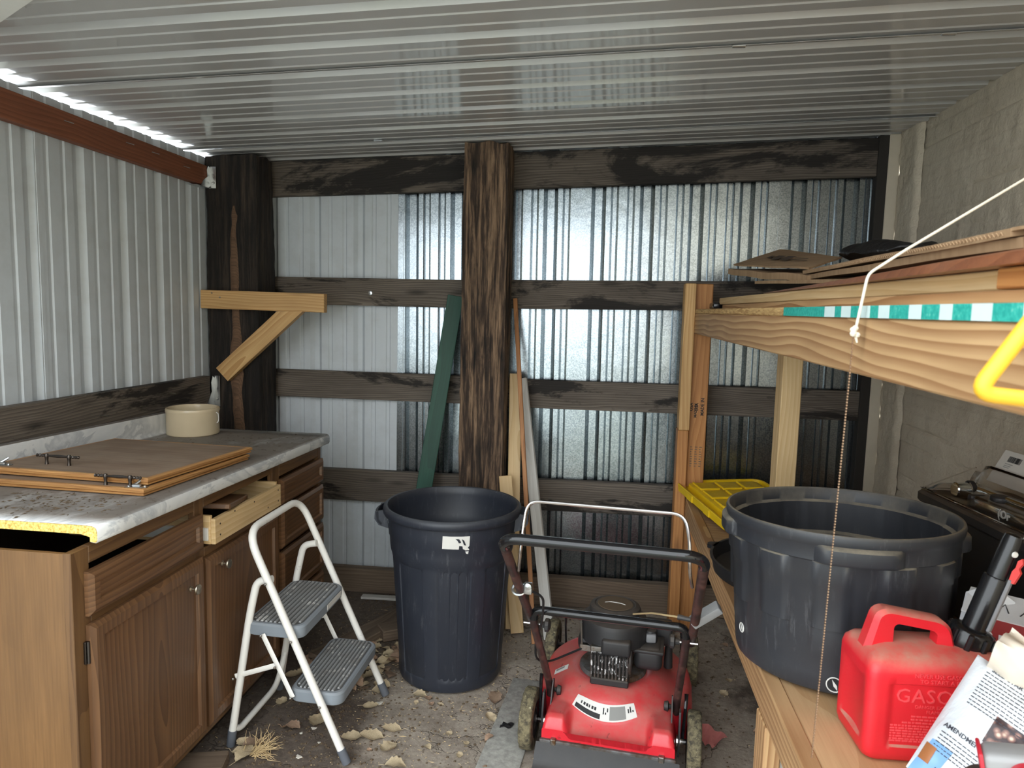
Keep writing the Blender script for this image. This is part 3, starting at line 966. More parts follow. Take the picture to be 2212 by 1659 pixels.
o = part('wood_block', MB().rbox((-0.055, -0.095, -0.009), (0.055, 0.095, 0.009), 0.003, 1), M['cab'], None, Matrix.Translation((-1.225, 2.15, 0.8155)) @ Matrix.Rotation(math.radians(-6), 4, 'X') @ Matrix.Rotation(0.2, 4, 'Z'))
tag(o, 'small brown wooden offcut lying across the open pine drawer', 'wood offcut')
o = part('wood_block', MB().rbox((-0.10, -0.045, 0.0), (0.10, 0.045, 0.04), 0.003, 1), M['sill'], None, Matrix.Translation((-1.225, 1.945, 0.0)) @ Matrix.Rotation(0.25, 4, 'Z'))
tag(o, 'short pale wooden block on the floor under the cabinet edge', 'wood block')

# worktop -----------------------------------------------------------------
ct = thing('worktop', 'dirty marbled laminate worktop with an upturned back edge on the base cabinet', 'worktop', (-1.5, 2.2, 0.88))
ya, yb = 1.494, 2.935
TI = -0.0195                                      # near end is lifted a little


def ctz(y, z):
    return z + (yb - y) * -TI - 0.0


# outline of the laminate skin (x, z), from the front lower lip to the back edge
skin = [(-1.186, 0.868), (-1.172, 0.866), (-1.168, 0.872), (-1.168, 0.893), (-1.171, 0.902), (-1.180, 0.9065), (-1.195, 0.908), (-1.5, 0.907), (-1.795, 0.907), (-1.808, 0.909), (-1.816, 0.918), (-1.818, 0.93), (-1.818, 0.985), (-1.820, 0.992), (-1.828, 0.994), (-1.842, 0.994)]
core = [(-1.1868, 0.869), (-1.173, 0.8672), (-1.1692, 0.873), (-1.1692, 0.892), (-1.172, 0.901), (-1.1805, 0.9055), (-1.195, 0.9068), (-1.795, 0.9058), (-1.809, 0.908), (-1.817, 0.918), (-1.819, 0.93), (-1.819, 0.985), (-1.822, 0.991), (-1.842, 0.993), (-1.842, 0.886), (-1.21, 0.886), (-1.1868, 0.880)]
nys = 14
ys = [ya + (yb - ya) * i / nys for i in range(nys + 1)]
sk = MB()
n = len(skin)
for y in ys:
    yy = max(y, ya + 0.001)
    sk.v += [(x, yy, ctz(yy, z)) for x, z in skin]
sk.f += [(j * n + i, j * n + i + 1, (j + 1) * n + i + 1, (j + 1) * n + i) for j in range(nys) for i in range(n - 1)]
o = part('laminate_skin', sk, M['laminate'], ct, None, 40)
so = o.modifiers.new('gauge', 'SOLIDIFY')
so.thickness = 0.0008
so.offset = 0
part('chipboard_core', MB().loft([[(x, y, ctz(y, z)) for x, z in core] for y in (ya, yb)]), M['particle'], ct, None, 40)


def wt(x, y):
    return ctz(y, 0.908)


# loose oak doors on the worktop --------------------------------------------
def loose_door(c, sx, sy, rz, z, lab, hb, hinge):
    tx = math.atan(-TI) * -1
    Mw = Matrix.Translation((c[0], c[1], z)) @ Matrix.Rotation(math.atan(TI), 4, 'X') @ Matrix.Rotation(rz, 4, 'Z')
    t = thing('cabinet_door', lab, 'cabinet door', M=Mw, group=None)
    part('panel', MB().rbox((-sx / 2 + 0.006, -sy / 2 + 0.006, 0.002), (sx / 2 - 0.006, sy / 2 - 0.006, 0.0205), 0.001, 1), M['door_dusty'], t, local=True)
    # moulded oak edge: two beads
    prof = [(0.008, 0.0), (0.0, 0.002), (-0.001, 0.006), (0.003, 0.0085), (-0.003, 0.0105), (-0.004, 0.017), (0.0, 0.0205), (0.010, 0.0208)]
    for (a, b, L, R) in ((-sx / 2, -sy / 2, sx, 0), (sx / 2, -sy / 2, sy, PI / 2), (sx / 2, sy / 2, sx, PI), (-sx / 2, sy / 2, sy, -PI / 2)):
        eb = MB().loft([[(0.0 + d, d, zz) for d, zz in prof], [(L - d, d, zz) for d, zz in prof]])
        part('edge_strip', eb, M['oak'], t, Matrix.Translation((a, b, 0)) @ Matrix.Rotation(R, 4, 'Z'), local=True)
    for (hx, hy, hr) in hb:
        h = link('pull_handle', None, t, WM[t.name] @ Matrix.Translation((hx, hy, 0.0205)) @ Matrix.Rotation(hr, 4, 'Z'))
        bar = []
        rs = []
        for i in range(41):
            u = -0.074 + 0.148 * i / 40
            a = abs(u)
            r = 0.0034 + 0.0016 * max(0, 1 - a / 0.03)
            if a > 0.046:
                r = 0.0028 + 0.0022 * abs(math.sin((a - 0.046) * 330))
            if a > 0.0725:
                r = 0.001
            bar.append((u, 0, 0.026))
            rs.append(r)
        part('grip', MB().tube(bar, rs, 10), M['pull'], h, local=True)
        for s in (-0.038, 0.038):
            part('pillar', MB().lathe([(0.0055, 0), (0.005, 0.004), (0.0042, 0.012), (0.0052, 0.02), (0.0062, 0.026), (0.0045, 0.0315), (0.0, 0.0325)], 12), M['pull'], h, Matrix.Translation((s, 0, 0)), local=True)
    for (hx, hy, hr) in hinge:
        hm = MB().rbox((-0.03, -0.008, 0), (0.03, 0.008, 0.002), 0.001, 1)
        hm.rbox((-0.012, -0.006, 0.002), (0.012, 0.006, 0.009), 0.002, 1)
        hm.tube([(-0.006, 0, 0.006), (0.006, 0.018, 0.018)], 0.004, 8)
        hm.lathe([(0.004, 0.002), (0.004, 0.005), (0, 0.006)], 8, Matrix.Translation((-0.022, 0, 0)))
        hm.lathe([(0.004, 0.002), (0.004, 0.005), (0, 0.006)], 8, Matrix.Translation((0.022, 0, 0)))
        part('hinge', hm, M['bright_galv'], t, Matrix.Translation((hx, hy, 0.0208)) @ Matrix.Rotation(hr, 4, 'Z'), local=True)
    return t


zl = wt(0, 2.06) + 0.0015
loose_door((-1.483, 2.045), 0.515, 0.545, math.radians(-2.0), zl, 'lower of two stacked oak cabinet doors lying on the marbled worktop', [(0.165, -0.254, 0.0)], [(0.225, -0.256, 0.2)])
loose_door((-1.500, 2.075), 0.545, 0.525, math.radians(-3.5), zl + 0.0225, 'upper of two stacked oak cabinet doors lying on the marbled worktop', [(-0.09, -0.185, 0.02)], [(-0.235, -0.235, 0.1)])

# crock --------------------------------------------------------------------
zc = wt(-1.745, 2.76)
ck = thing('crock', 'low cream stoneware crock standing on the worktop by the left wall', 'crock', (-1.706, 2.775, zc))
pr = [(0.0, 0.0), (0.098, 0.0), (0.103, 0.004), (0.104, 0.01), (0.104, 0.094), (0.106, 0.099), (0.107, 0.106), (0.1045, 0.112), (0.099, 0.1135), (0.095, 0.110), (0.0935, 0.10), (0.0935, 0.02), (0.0, 0.018)]
part('bowl', MB().lathe(pr, 56), M['crock'], ck, local=True)
part('soil', MB().lathe([(0.0, 0.065), (0.05, 0.068), (0.0925, 0.062)], 24), M['crock_in'], ck, local=True)
part('wire_loop', MB().tube([(0.1045, 0.0, 0.095), (0.111, 0.004, 0.09), (0.112, 0.006, 0.07), (0.110, 0.006, 0.055), (0.1045, 0.005, 0.05)], 0.0018, 6), M['decal'], ck, local=True)

# step stool ----------------------------------------------------------------
SX = 0.012
st = thing('step_stool', 'white folding two-step stool with grey ribbed treads in front of the cabinet', 'step stool', (-0.985, 2.28, 0))
yn, yf = 2.068, 2.482
rt = 0.0125


def U(p, mat, nm, r=rt, fr=0.06):
    return part(nm, MB().tube(fillet(p, fr, 8), r, 12), mat, st)


# front frame: feet at X -0.782, leaning back to the handle
def fpt(z, y):
    t = z / 0.745
    return (-0.768 - 0.333 * t, y, z)


yi, yo = 0.012, 0.012
U([fpt(0.03, yn), fpt(0.745, yn + 0.005), fpt(0.745, yf - 0.005), fpt(0.03, yf)], M['stool_white'], 'front_frame', rt, 0.085)
for y in (yn, yf):
    part('rubber_foot', MB().tube([fpt(0.0, y), fpt(0.045, y)], [0.0145, 0.0145], 12), M['foot_grey'], st)
# rear frame: pivots on the front frame, cross tube near the floor
pv = fpt(0.585, 0)
yn2, yf2 = yn + 0.027, yf - 0.027
for (y, s) in ((yn2, 1), (yf2, -1)):
    pts = fillet([(pv[0] + 0.002, y, 0.585), (pv[0] - 0.05, y, 0.575), (-1.106, y, 0.46), (-1.176, y, 0.03)], 0.05, 6)
    part('rear_leg', MB().tube(pts, rt, 12), M['stool_white'], st)
part('rear_crossbar', MB().tube(fillet([(-1.168, yn2 + 0.004, 0.06), (-1.162, yn2 + 0.03, 0.045), (-1.162, yf2 - 0.06, 0.045), (-1.154, yf2 - 0.004, 0.15)], 0.05, 6), 0.0105, 12), M['stool_white'], st)
for y in (yn2, yf2):
    part('rubber_foot', MB().tube([(-1.180, y, 0.0), (-1.1725, y, 0.055)], 0.0145, 12), M['foot_grey'], st)


def step(x0, x1, zt, tilt, nm):
    """moulded step: rounded tray rim and ribbed tread"""
    t = link(nm, None, st, Matrix.Translation(((x0 + x1) / 2, (yn + yf) / 2, zt)) @ Matrix.Rotation(tilt, 4, 'Y'))
    hx, hy, r = (x1 - x0) / 2, (yf - yn) / 2 - 0.018, 0.035
    lp = []
    for (cx, cy, a0) in ((hx - r, hy - r, 0), (-hx + r, hy - r, PI / 2), (-hx + r, -hy + r, PI), (hx - r, -hy + r, 1.5 * PI)):
        for k in range(7):
            a = a0 + PI / 2 * k / 6
            lp.append((cx + r * math.cos(a), cy + r * math.sin(a)))
    def ring(s, z):
        return [(x * (1 - s / hx), y * (1 - s / hy), z) for x, y in lp]
    part('step_body', MB().loft([ring(0.008, -0.044), ring(0.002, -0.042), ring(0.0, -0.030), ring(0.0, -0.008), ring(0.005, -0.002), ring(0.012, -0.001)]), M['step_grey'], t, local=True)
    tr = MB()
    nr = 11
    for k in range(nr):
        xx = -hx + 0.016 + (2 * hx - 0.032) * (k + 0.5) / nr
        w = (2 * hx - 0.032) / nr * 0.33
        e = hy - 0.014 - (0.018 if k in (0, nr - 1) else 0)
        tr.loft([[(xx - w, -e, -0.002), (xx - w * 0.6, -e + 0.003, 0.003), (xx + w * 0.6, -e + 0.003, 0.003), (xx + w, -e, -0.002)], [(xx - w, e, -0.002), (xx - w * 0.6, e - 0.003, 0.003), (xx + w * 0.6, e - 0.003, 0.003), (xx + w, e, -0.002)]])
    part('tread_ribs', tr, M['tread'], t, local=True)
    base = MB().loft([ring(0.0125, -0.0012), ring(0.0126, -0.0005)])
    part('tread_base', base, M['tread_dark'], t, local=True)
    return t


s1 = step(-1.123, -0.923, 0.437, 0.02, 'upper_step')
s2 = step(-0.973, -0.793, 0.222, 0.02, 'lower_step')
part('label_plate', MB().rbox((0.0975, 0.02, -0.034), (0.1012, 0.15, -0.014), 0.001, 1), M['decal'], s1, local=True)
for (y, s) in ((yn + 0.005, -1), (yf - 0.005, 1)):
    part('link_bar', MB().tube([(-1.055, y + 0.006 * -s, 0.405), (-0.955, y + 0.006 * -s, 0.200)], 0.0085, 8, flat=0.35), M['stool_white'], st)
    part('link_bar', MB().tube([(-1.156, y + 0.016 * -s, 0.247), (-1.008, y + 0.012 * -s, 0.302)], 0.0085, 8, flat=0.35), M['stool_white'], st)
    for (x, z, off) in ((-1.055, 0.405, 0), (-0.957, 0.203, 0), (-1.156, 0.247, 0.006), (-1.008, 0.302, 0), (fpt(0.40, 0)[0], 0.40, -0.016), (fpt(0.19, 0)[0], 0.19, -0.016), (pv[0], 0.585, -0.016)):
        yy = y + s * (0.007 - off * 1.0)
        part('rivet', MB().lathe([(0.0048, 0), (0.0044, 0.003), (0.002, 0.005), (0, 0.005)], 10, Matrix.Translation((x, yy, z)) @ Matrix.Rotation(-s * PI / 2, 4, 'X')), M['rivet'], st)

# big round bin --------------------------------------------------------------
tc = thing('trash_can', 'tall round navy-black trash can with two side handles standing by the middle post', 'trash can', (-0.570, 2.722, 0.0), math.radians(-2))
NB = 180


def can_r(a, z, ro):
    """ribbed panels on the lower body"""
    if z < 0.05 or z > 0.50:
        return ro
    ed = min(1.0, (z - 0.05) / 0.02, (0.50 - z) / 0.02)
    k = ((a / (2 * PI) * 8.0 + 0.14) % 1.0)
    e = min(1.0, min(k, 1 - k) / 0.05) if True else 1
    inside = 0.17 < k < 0.83
    if not inside:
        return ro
    e = min(1.0, min(k - 0.17, 0.83 - k) / 0.03)
    alt = int(math.floor(a / (2 * PI) * 8.0 + 0.14)) % 2
    rib = 0.005 * math.cos((k - 0.17) / 0.66 * 2 * PI * 4) if alt == 0 else 0.0
    return ro - (0.011 + rib - 0.004 * (1 - alt)) * e * ed


prof = [(0.10, 0.004), (0.192, 0.0), (0.203, 0.006), (0.2065, 0.016), (0.2085, 0.04)]
zz = 0.05
while zz < 0.505:
    prof.append((0.208 + (zz - 0.04) * 0.066, zz))
    zz += 0.0105
prof += [(0.240, 0.507), (0.2445, 0.522), (0.247, 0.545), (0.2485, 0.575), (0.2515, 0.581), (0.254, 0.62), (0.257, 0.655), (0.2625, 0.657), (0.2705, 0.660), (0.2745, 0.667), (0.2755, 0.678), (0.273, 0.688), (0.266, 0.694), (0.258, 0.693), (0.2535, 0.686), (0.250, 0.66), (0.245, 0.58), (0.241, 0.572), (0.235, 0.51), (0.205, 0.03), (0.195, 0.012), (0.0, 0.010)]
bd = MB()
inner = False
for (r, z) in prof:
    for i in range(NB):
        a = 2 * PI * i / NB
        rr = r
        if 0.205 < r < 0.2415 and z < 0.506 and not inner:
            rr = can_r(a, z, r)
        bd.v.append((rr * math.cos(a), rr * math.sin(a), z))
    if z > 0.69:
        inner = True
for j in range(len(prof) - 1):
    for i in range(NB):
        q = (i + 1) % NB
        bd.f.append((j * NB + i, j * NB + q, (j + 1) * NB + q, (j + 1) * NB + i))
part('bin_body', bd, M['can_black'], tc, None, 40, local=True)
for s in (0, PI):
    hm = MB()
    Mh = Matrix.Rotation(s + math.radians(8), 4, 'Z')
    # bail: two cheeks and a bent grip
    for yy in (-0.058, 0.058):
        hm.prism([(0.247, 0.600), (0.285, 0.612), (0.302, 0.636), (0.300, 0.666), (0.268, 0.672), (0.252, 0.65)], yy - 0.004, yy + 0.004, Mh @ axes((0, 0, 0), (1, 0, 0), (0, 0, 1), (0, -1, 0)))
    gp = [(0.288, -0.062), (0.296, -0.03), (0.298, 0.0), (0.296, 0.03), (0.288, 0.062)]
    hm.loft([[(x - 0.012, y, 0.612), (x + 0.006, y, 0.628), (x + 0.008, y, 0.664), (x - 0.002, y, 0.668), (x - 0.004, y, 0.634), (x - 0.018, y, 0.620)] for x, y in gp], M=Mh)
    part('side_handle', hm, M['can_black'], tc, None, 40, local=True)


# torn white sticker, wrapped on the upper band
def wrap(x, z, d=0.0012):
    a = -PI / 2 + (x * 1.12 + 0.024) / 0.2545
    r = 0.2515 + (z - 0.581) * 0.075 + d
    if z < 0.581:
        r = 0.2485 + d + 0.0005
    return (r * math.cos(a), r * math.sin(a), z)


def wrap_poly(poly):
    mb = MB()
    bm = bmesh.new()
    vs = [bm.verts.new((x, z, 0)) for x, z in poly]
    bm.faces.new(vs)
    bmesh.ops.triangulate(bm, faces=bm.faces)
    bmesh.ops.subdivide_edges(bm, edges=list(bm.edges), cuts=2, use_grid_fill=True)
    bm.verts.index_update()
    mb.add([wrap(v.co.x, v.co.y) for v in bm.verts], [tuple(v.index for v in f.verts) for f in bm.faces])
    bm.free()
    return mb


st1 = wrap_poly([(0.000, 0.590), (0.055, 0.588), (0.056, 0.602), (0.062, 0.612), (0.067, 0.600), (0.0685, 0.589), (0.075, 0.586), (0.080, 0.570), (0.087, 0.568), (0.090, 0.586), (0.085, 0.594), (0.090, 0.600), (0.091, 0.637), (0.002, 0.639)])
tag(part('sticker', st1, M['decal'], tc, None, 40, local=True), 'torn white sticker')
hole = wrap_poly([(0.043, 0.630), (0.055, 0.628), (0.060, 0.620), (0.062, 0.614), (0.055, 0.612), (0.050, 0.622)])
for v in range(len(hole.v)):
    x, y, z = hole.v[v]
    k = 1 + 0.0012 / 0.255
    hole.v[v] = (x * k, y * k, z)
hole2 = wrap_poly([(0.064, 0.628), (0.072, 0.622), (0.079, 0.602), (0.072, 0.604), (0.069, 0.612)])
for v in range(len(hole2.v)):
    x, y, z = hole2.v[v]
    k = 1 + 0.0012 / 0.255
    hole2.v[v] = (x * k, y * k, z)
hole.add(hole2.v, hole2.f)
part('sticker_tear', hole, M['can_black'], tc, None, 40, local=True)

# bracket on the black post ------------------------------------------------
bk = thing('wooden_bracket', 'pine bracket of a level arm and slanting brace fixed on the black corner post', 'bracket', (-1.765, 3.21, 1.1))
board('arm', (-1.898, 3.190, 1.480), (-1.287, 3.190, 1.474), 0.087, 0.038, M['pine'], bk)
# mitred brace
u = Vector((-1.825 + 1.455, 0, 1.155 - 1.4345))
bx = [(-1.392, 1.4335), (-1.517, 1.4315), (-1.826, 1.154), (-1.768, 1.094)]
c0 = Vector((-1.797, 3.19, 1.124))
c1 = Vector((-1.4545, 3.19, 1.4325))
Mf = frame(c0, c1, (0, -1, 0))
iv = Mf.inverted()
pl2 = [iv @ Vector((x, 3.19, z)) for x, z in bx]
part('brace', MB().prism([(p.x, p.y) for p in pl2], -0.019, 0.019), M['pine'], bk, Mf)
for (x, z) in ((-1.84, 1.51), (-1.80, 1.49)):
    part('nail_head', MB().lathe([(0, 0.002), (0.004, 0.0015), (0.0042, 0)], 8, Matrix.Translation((x, 3.171, z)) @ Matrix.Rotation(PI / 2, 4, 'X')), M['rivet'], bk)

# boards leaning on the back wall --------------------------------------------
def lean(name, top, bot, w, t, mat, lab, face=(0, -1, 0), bev=0.002):
    Mf = frame(bot, top, face)
    L = (Vector(top) - Vector(bot)).length
    o = part(name, MB().rbox((0, -w / 2, -t / 2), (L, w / 2, t / 2), bev, 1), mat, None, Mf)
    return tag(o, lab, 'board')


gb = lean('leaning_board', (-0.716, 3.405, 1.525), (-0.905, 3.215, 0.012), 0.076, 0.020, M['green'], 'dark green painted board leaning on the back wall behind the trash can', (0.22, -1, 0))
lean('leaning_board', (-0.412, 3.395, 1.158), (-0.365, 3.095, 0.012), 0.058, 0.02, M['pine_pale'], 'long pale pine board leaning on the back wall beside the middle post', (0.1, -1, 0.1))
lean('leaning_board', (-0.425, 3.200, 0.70), (-0.335, 3.060, 0.012), 0.060, 0.018, M['pine_pale'], 'shorter pale pine board with a split end leaning in front of the longer one', (0.15, -1, 0.2))
lean('leaning_board', (-0.382, 3.395, 1.135), (-0.185, 3.02, 0.012), 0.050, 0.018, M['white_paint_wood'], 'white painted board leaning behind the mower handle', (-0.35, -1, 0.2))
lean('wooden_lath', (-0.428, 3.43, 1.52), (-0.250, 2.975, 0.008), 0.020, 0.012, M['stick'], 'thin brown lath leaning on the rail beside the middle post', (-0.1, -1, 0))
# a plank and rubbish on the floor behind the can
o = part('floor_plank', MB().rbox((0, -0.055, 0), (0.55, 0.055, 0.035), 0.003, 1), M['sill'], None, Matrix.Translation((-1.115, 2.66, 0.0)) @ Matrix.Rotation(math.radians(64), 4, 'Z'))
tag(o, 'weathered plank lying on the floor between the cabinet and the trash can', 'plank')
o = part('floor_block', MB().rbox((0, -0.045, 0), (0.22, 0.045, 0.05), 0.004, 1), M['sill'], None, Matrix.Translation((-0.93, 2.92, 0.0)) @ Matrix.Rotation(math.radians(35), 4, 'Z'))
tag(o, 'short weathered timber block on the floor beside the trash can', 'wood block')

# grime crumbs lying on the worktop
wc = MB()
random.seed(77)
for _ in range(420):
    x, y = random.uniform(-1.79, -1.20), random.uniform(1.52, 2.9)
    if random.random() < 0.5:
        x, y = random.gauss(-1.42, 0.12), random.gauss(1.68, 0.07)
    if not (-1.80 < x < -1.19 and 1.51 < y < 2.92) or (-1.79 < x < -1.20 and 1.76 < y < 2.36):
        continue
    s = random.uniform(0.0015, 0.006)
    z = wt(x, y) + 0.0003
    a = random.uniform(0, 6)
    k = len(wc.v)
    wc.v += [(x + s * r * math.cos(a + t), y + s * r * math.sin(a + t), z) for t, r in ((0, 1.8), (1.6, 0.6), (3.1, 1.5), (4.7, 0.7))] + [(x, y, z + s * 0.4)]
    wc.f += [(k, k + 1, k + 4), (k + 1, k + 2, k + 4), (k + 2, k + 3, k + 4), (k + 3, k, k + 4)]
o = part('worktop_crumbs', wc, M['crock_in'], None, None, 0)
tag(o, 'dark crumbs of dirt strewn over the marbled worktop', 'debris')
o['kind'] = 'stuff'

# ================================================================== LAWN MOWER
mw = thing('lawn_mower', 'red push lawn mower with a black tube handle standing beside the trash can', 'lawn mower', (0.070, 2.235, 0.0), math.radians(-6))
EX, EY = -0.012, 0.19           # engine centre


def sm(a, b, x):
    t = max(0.0, min(1.0, (x - a) / (b - a)))
    return t * t * (3 - 2 * t)


def half_w(y):
    if y < 0.02:
        return 0.207
    if y < 0.12:
        return 0.207 + 0.055 * sm(0.02, 0.12, y)
    if y < 0.30:
        return 0.262
    t = min(1.0, (y - 0.30) / 0.262)
    return max(0.02, 0.262 * math.sqrt(max(0.0, 1 - t * t)))


def deck_h(x, y):
    r = math.hypot(x - EX, y - EY)
    z = 0.172
    z += 0.040 * (1 - sm(0.150, 0.245, r))
    z += 0.010 * math.exp(-((r - 0.135) / 0.03) ** 2)
    # fall to the rear edge
    back = sm(-0.10, 0.015, y)
    zr = 0.105 + (z - 0.105) * back
    # rear corner bosses
    bx = sm(0.115, 0.145, abs(x)) * (1 - sm(0.0, 0.03, y))
    zb = 0.160 + 0.012 * sm(-0.095, -0.075, y) if y > -0.098 else 0.13
    zr = zr * (1 - bx) + max(zr, zb) * bx
    # soft shoulder to the side skirt
    return zr


def deck_pt(u, v):
    y = -0.10 + 0.662 * v
    w = half_w(y)
    s = 2 * u - 1
    e = 1 - abs(s)
    x = w * s
    z = deck_h(x, y)
    edge = min(1.0, e / 0.10)
    fe = min(1.0, (1 - v) / 0.08)
    k = math.sqrt(max(0.0, 1 - (1 - edge) ** 2)) * math.sqrt(max(0.0, 1 - (1 - fe) ** 2))
    return (x, y, 0.135 + (z - 0.135) * k if z > 0.135 else z)


ND = 84
dk = MB().grid(ND, ND, deck_pt)
# skirt
rim = [deck_pt(0, j / ND) for j in range(ND + 1)] + [deck_pt(i / ND, 1) for i in range(1, ND)] + [deck_pt(1, 1 - j / ND) for j in range(ND + 1)] + [deck_pt(1 - i / ND, 0) for i in range(1, ND)]
n0 = len(dk.v)
m = len(rim)
for (sx, z) in ((1.0, None), (1.012, 0.125), (1.015, 0.07), (1.03, 0.065), (1.03, 0.06)):
    for (x, y, zz) in rim:
        if z is None:
            dk.v.append((x, y, zz))
        else:
            dk.v.append((x * sx, 0.2 + (y - 0.2) * (sx if y > 0 else 1.0), min(zz, z) if y > -0.095 else max(z, 0.085)))
for k in range(4):
    for i in range(m):
        q = (i + 1) % m
        dk.f.append((n0 + k * m + i, n0 + k * m + q, n0 + (k + 1) * m + q, n0 + (k + 1) * m + i))
part('deck', dk, M['mower_red'], mw, None, 50, local=True)
# rear edge strip, clips and flap
part('rear_rail', MB().rbox((-0.215, -0.112, 0.082), (0.215, -0.097, 0.098), 0.003, 1), M['engine_grey'], mw, local=True)
for x in (-0.17, 0.17):
    part('rail_clip', MB().rbox((x - 0.009, -0.116, 0.08), (x + 0.009, -0.096, 0.104), 0.002, 1), M['rivet'], mw, local=True)
fp = [(-0.112, 0.090), (-0.118, 0.084), (-0.150, 0.052), (-0.156, 0.044), (-0.168, 0.036), (-0.190, 0.030), (-0.205, 0.022), (-0.200, 0.017), (-0.165, 0.028), (-0.150, 0.040), (-0.116, 0.078)]
Mrot = axes((0, 0, 0), (0, 1, 0), (0, 0, 1), (1, 0, 0))
part('rear_flap', MB().prism(fp, -0.225, 0.225, Mrot), M['flap'], mw, local=True)
part('flap_rod', MB().tube([(-0.235, -0.196, 0.03), (0.235, -0.196, 0.03)], 0.008, 10), M['bar_black'], mw, local=True)


# wheels ------------------------------------------------------------------
def wheel(x, y, r, w, side):
    wr = link('wheel', None, mw, WM[mw.name] @ Matrix.Translation((x, y, r)) @ Matrix.Rotation(PI / 2, 4, 'Y'))
    nt = 72
    prof = [(r * 0.60, -w / 2), (r * 0.86, -w / 2), (r * 0.95, -w / 2 * 0.94), (r * 0.985, -w / 2 * 0.8), (r, -w / 2 * 0.45), (r, w / 2 * 0.45), (r * 0.985, w / 2 * 0.8), (r * 0.95, w / 2 * 0.94), (r * 0.86, w / 2), (r * 0.60, w / 2)]
    t = MB()
    for j, (rr, zz) in enumerate(prof):
        for i in range(nt):
            a = 2 * PI * i / nt
            rk = rr
            if 2 <= j <= 7:
                ph = (i + (2 if j > 4 else 0)) % 4
                rk = rr - (0.0032 if ph < 2 else 0.0)
                if 4 <= j <= 5:
                    rk = rr - 0.001
            t.v.append((rk * math.cos(a), rk * math.sin(a), zz))
    for j in range(len(prof) - 1):
        for i in range(nt):
            q = (i + 1) % nt
            t.f.append((j * nt + i, j * nt + q, (j + 1) * nt + q, (j + 1) * nt + i))
    part('tyre', t, M['tyre'], wr, None, 30, local=True)
    hb = MB().lathe([(0.0, w * 0.55), (0.012, w * 0.55), (0.014, w * 0.45), (r * 0.32, w * 0.30), (r * 0.36, w * 0.42), (r * 0.62, w * 0.46), (r * 0.62, -w * 0.46), (r * 0.36, -w * 0.42), (r * 0.32, -w * 0.3), (0.014, -w * 0.45), (0.0, -w * 0.5)], 32)
    part('hub', hb, M['engine_black'], wr, local=True)
    return wr


wheel(-0.268, -0.005, 0.100, 0.044, -1)
wheel(0.268, -0.005, 0.100, 0.044, 1)
wheel(-0.288, 0.565, 0.095, 0.044, -1)
wheel(0.270, 0.565, 0.095, 0.044, 1)
for s in (-1, 1):
    # wheel brackets and height levers
    part('axle_plate', MB().prism([(-0.03, 0.06), (0.03, 0.06), (0.035, 0.13), (0.012, 0.20), (-0.012, 0.20), (-0.03, 0.13)], s * 0.222 - 0.003, s * 0.222 + 0.003, Mrot), M['engine_black'], mw, local=True)
    part('axle_bolt', MB().lathe([(0.0, 0.020), (0.009, 0.018), (0.011, 0.0), (0.02, 0.0), (0.02, -0.012)], 14, Matrix.Translation((s * 0.226, -0.005, 0.1)) @ Matrix.Rotation(s * PI / 2, 4, 'Y')), M['chrome'], mw, local=True)
    part('height_lever', MB().tube([(s * 0.232, -0.005, 0.09), (s * 0.236, 0.01, 0.16), (s * 0.240, 0.035, 0.215), (s * 0.240, 0.045, 0.235)], [0.005, 0.005, 0.006, 0.007], 8), M['bar_black'], mw, local=True)
    part('front_axle', MB().tube([(s * 0.15, 0.50, 0.10), (s * 0.27, 0.565, 0.095)], 0.008, 8), M['engine_black'], mw, local=True)
    # front lever
    part('front_lever', MB().tube([(s * 0.225, 0.50, 0.12), (s * 0.225, 0.47, 0.22), (s * 0.222, 0.455, 0.27)], [0.004, 0.004, 0.006], 8), M['bar_black'], mw, local=True)

# handle ------------------------------------------------------------------
lo = []
for s in (-1, 1):
    lo.append([(s * 0.209, 0.045, 0.165), (s * 0.211, 0.030, 0.215), (s * 0.222, -0.225, 0.535), (s * 0.218, -0.235, 0.578)])
bar = fillet([lo[0][0], lo[0][1], lo[0][2], (-0.219, -0.236, 0.583), (0.219, -0.236, 0.583), lo[1][2], lo[1][1], lo[1][0]], 0.045, 7)
i0 = [i for i, p in enumerate(bar) if p.z > 0.50]
lowh = link('lower_handle', None, mw)
WM[lowh.name] = WM[mw.name].copy()
lowh.matrix_basis = Matrix.Identity(4)
part('crossbar', MB().tube([p for p in bar if p.z > 0.548], 0.0128, 14), M['bar_black'], lowh, local=True)
na = [p for p in bar if p.x < 0 and p.z <= 0.57]
nb = [p for p in bar if p.x > 0 and p.z <= 0.57]
part('side_tube', MB().tube(na, 0.0122, 14), M['bar_rust'], lowh, local=True)
part('side_tube', MB().tube(nb, 0.0122, 14), M['bar_rust'], lowh, local=True)
uph = link('upper_handle', None, mw)
WM[uph.name] = WM[mw.name].copy()
uph.matrix_basis = Matrix.Identity(4)
ub = fillet([(-0.236, -0.16, 0.505), (-0.234, -0.27, 0.60), (-0.227, -0.636, 0.928), (0.243, -0.633, 0.928), (0.240, -0.27, 0.60), (0.238, -0.16, 0.505)], 0.05, 8)
top = [p for p in ub if p.z > 0.890]
part('grip_bar', MB().tube(top, 0.0135, 16), M['bar_black'], uph, local=True)
part('side_tube', MB().tube([p for p in ub if p.x < 0 and p.z <= 0.905], 0.0126, 14), M['bar_rust'], uph, local=True)
part('side_tube', MB().tube([p for p in ub if p.x > 0 and p.z <= 0.905], 0.0126, 14), M['bar_rust'], uph, local=True)
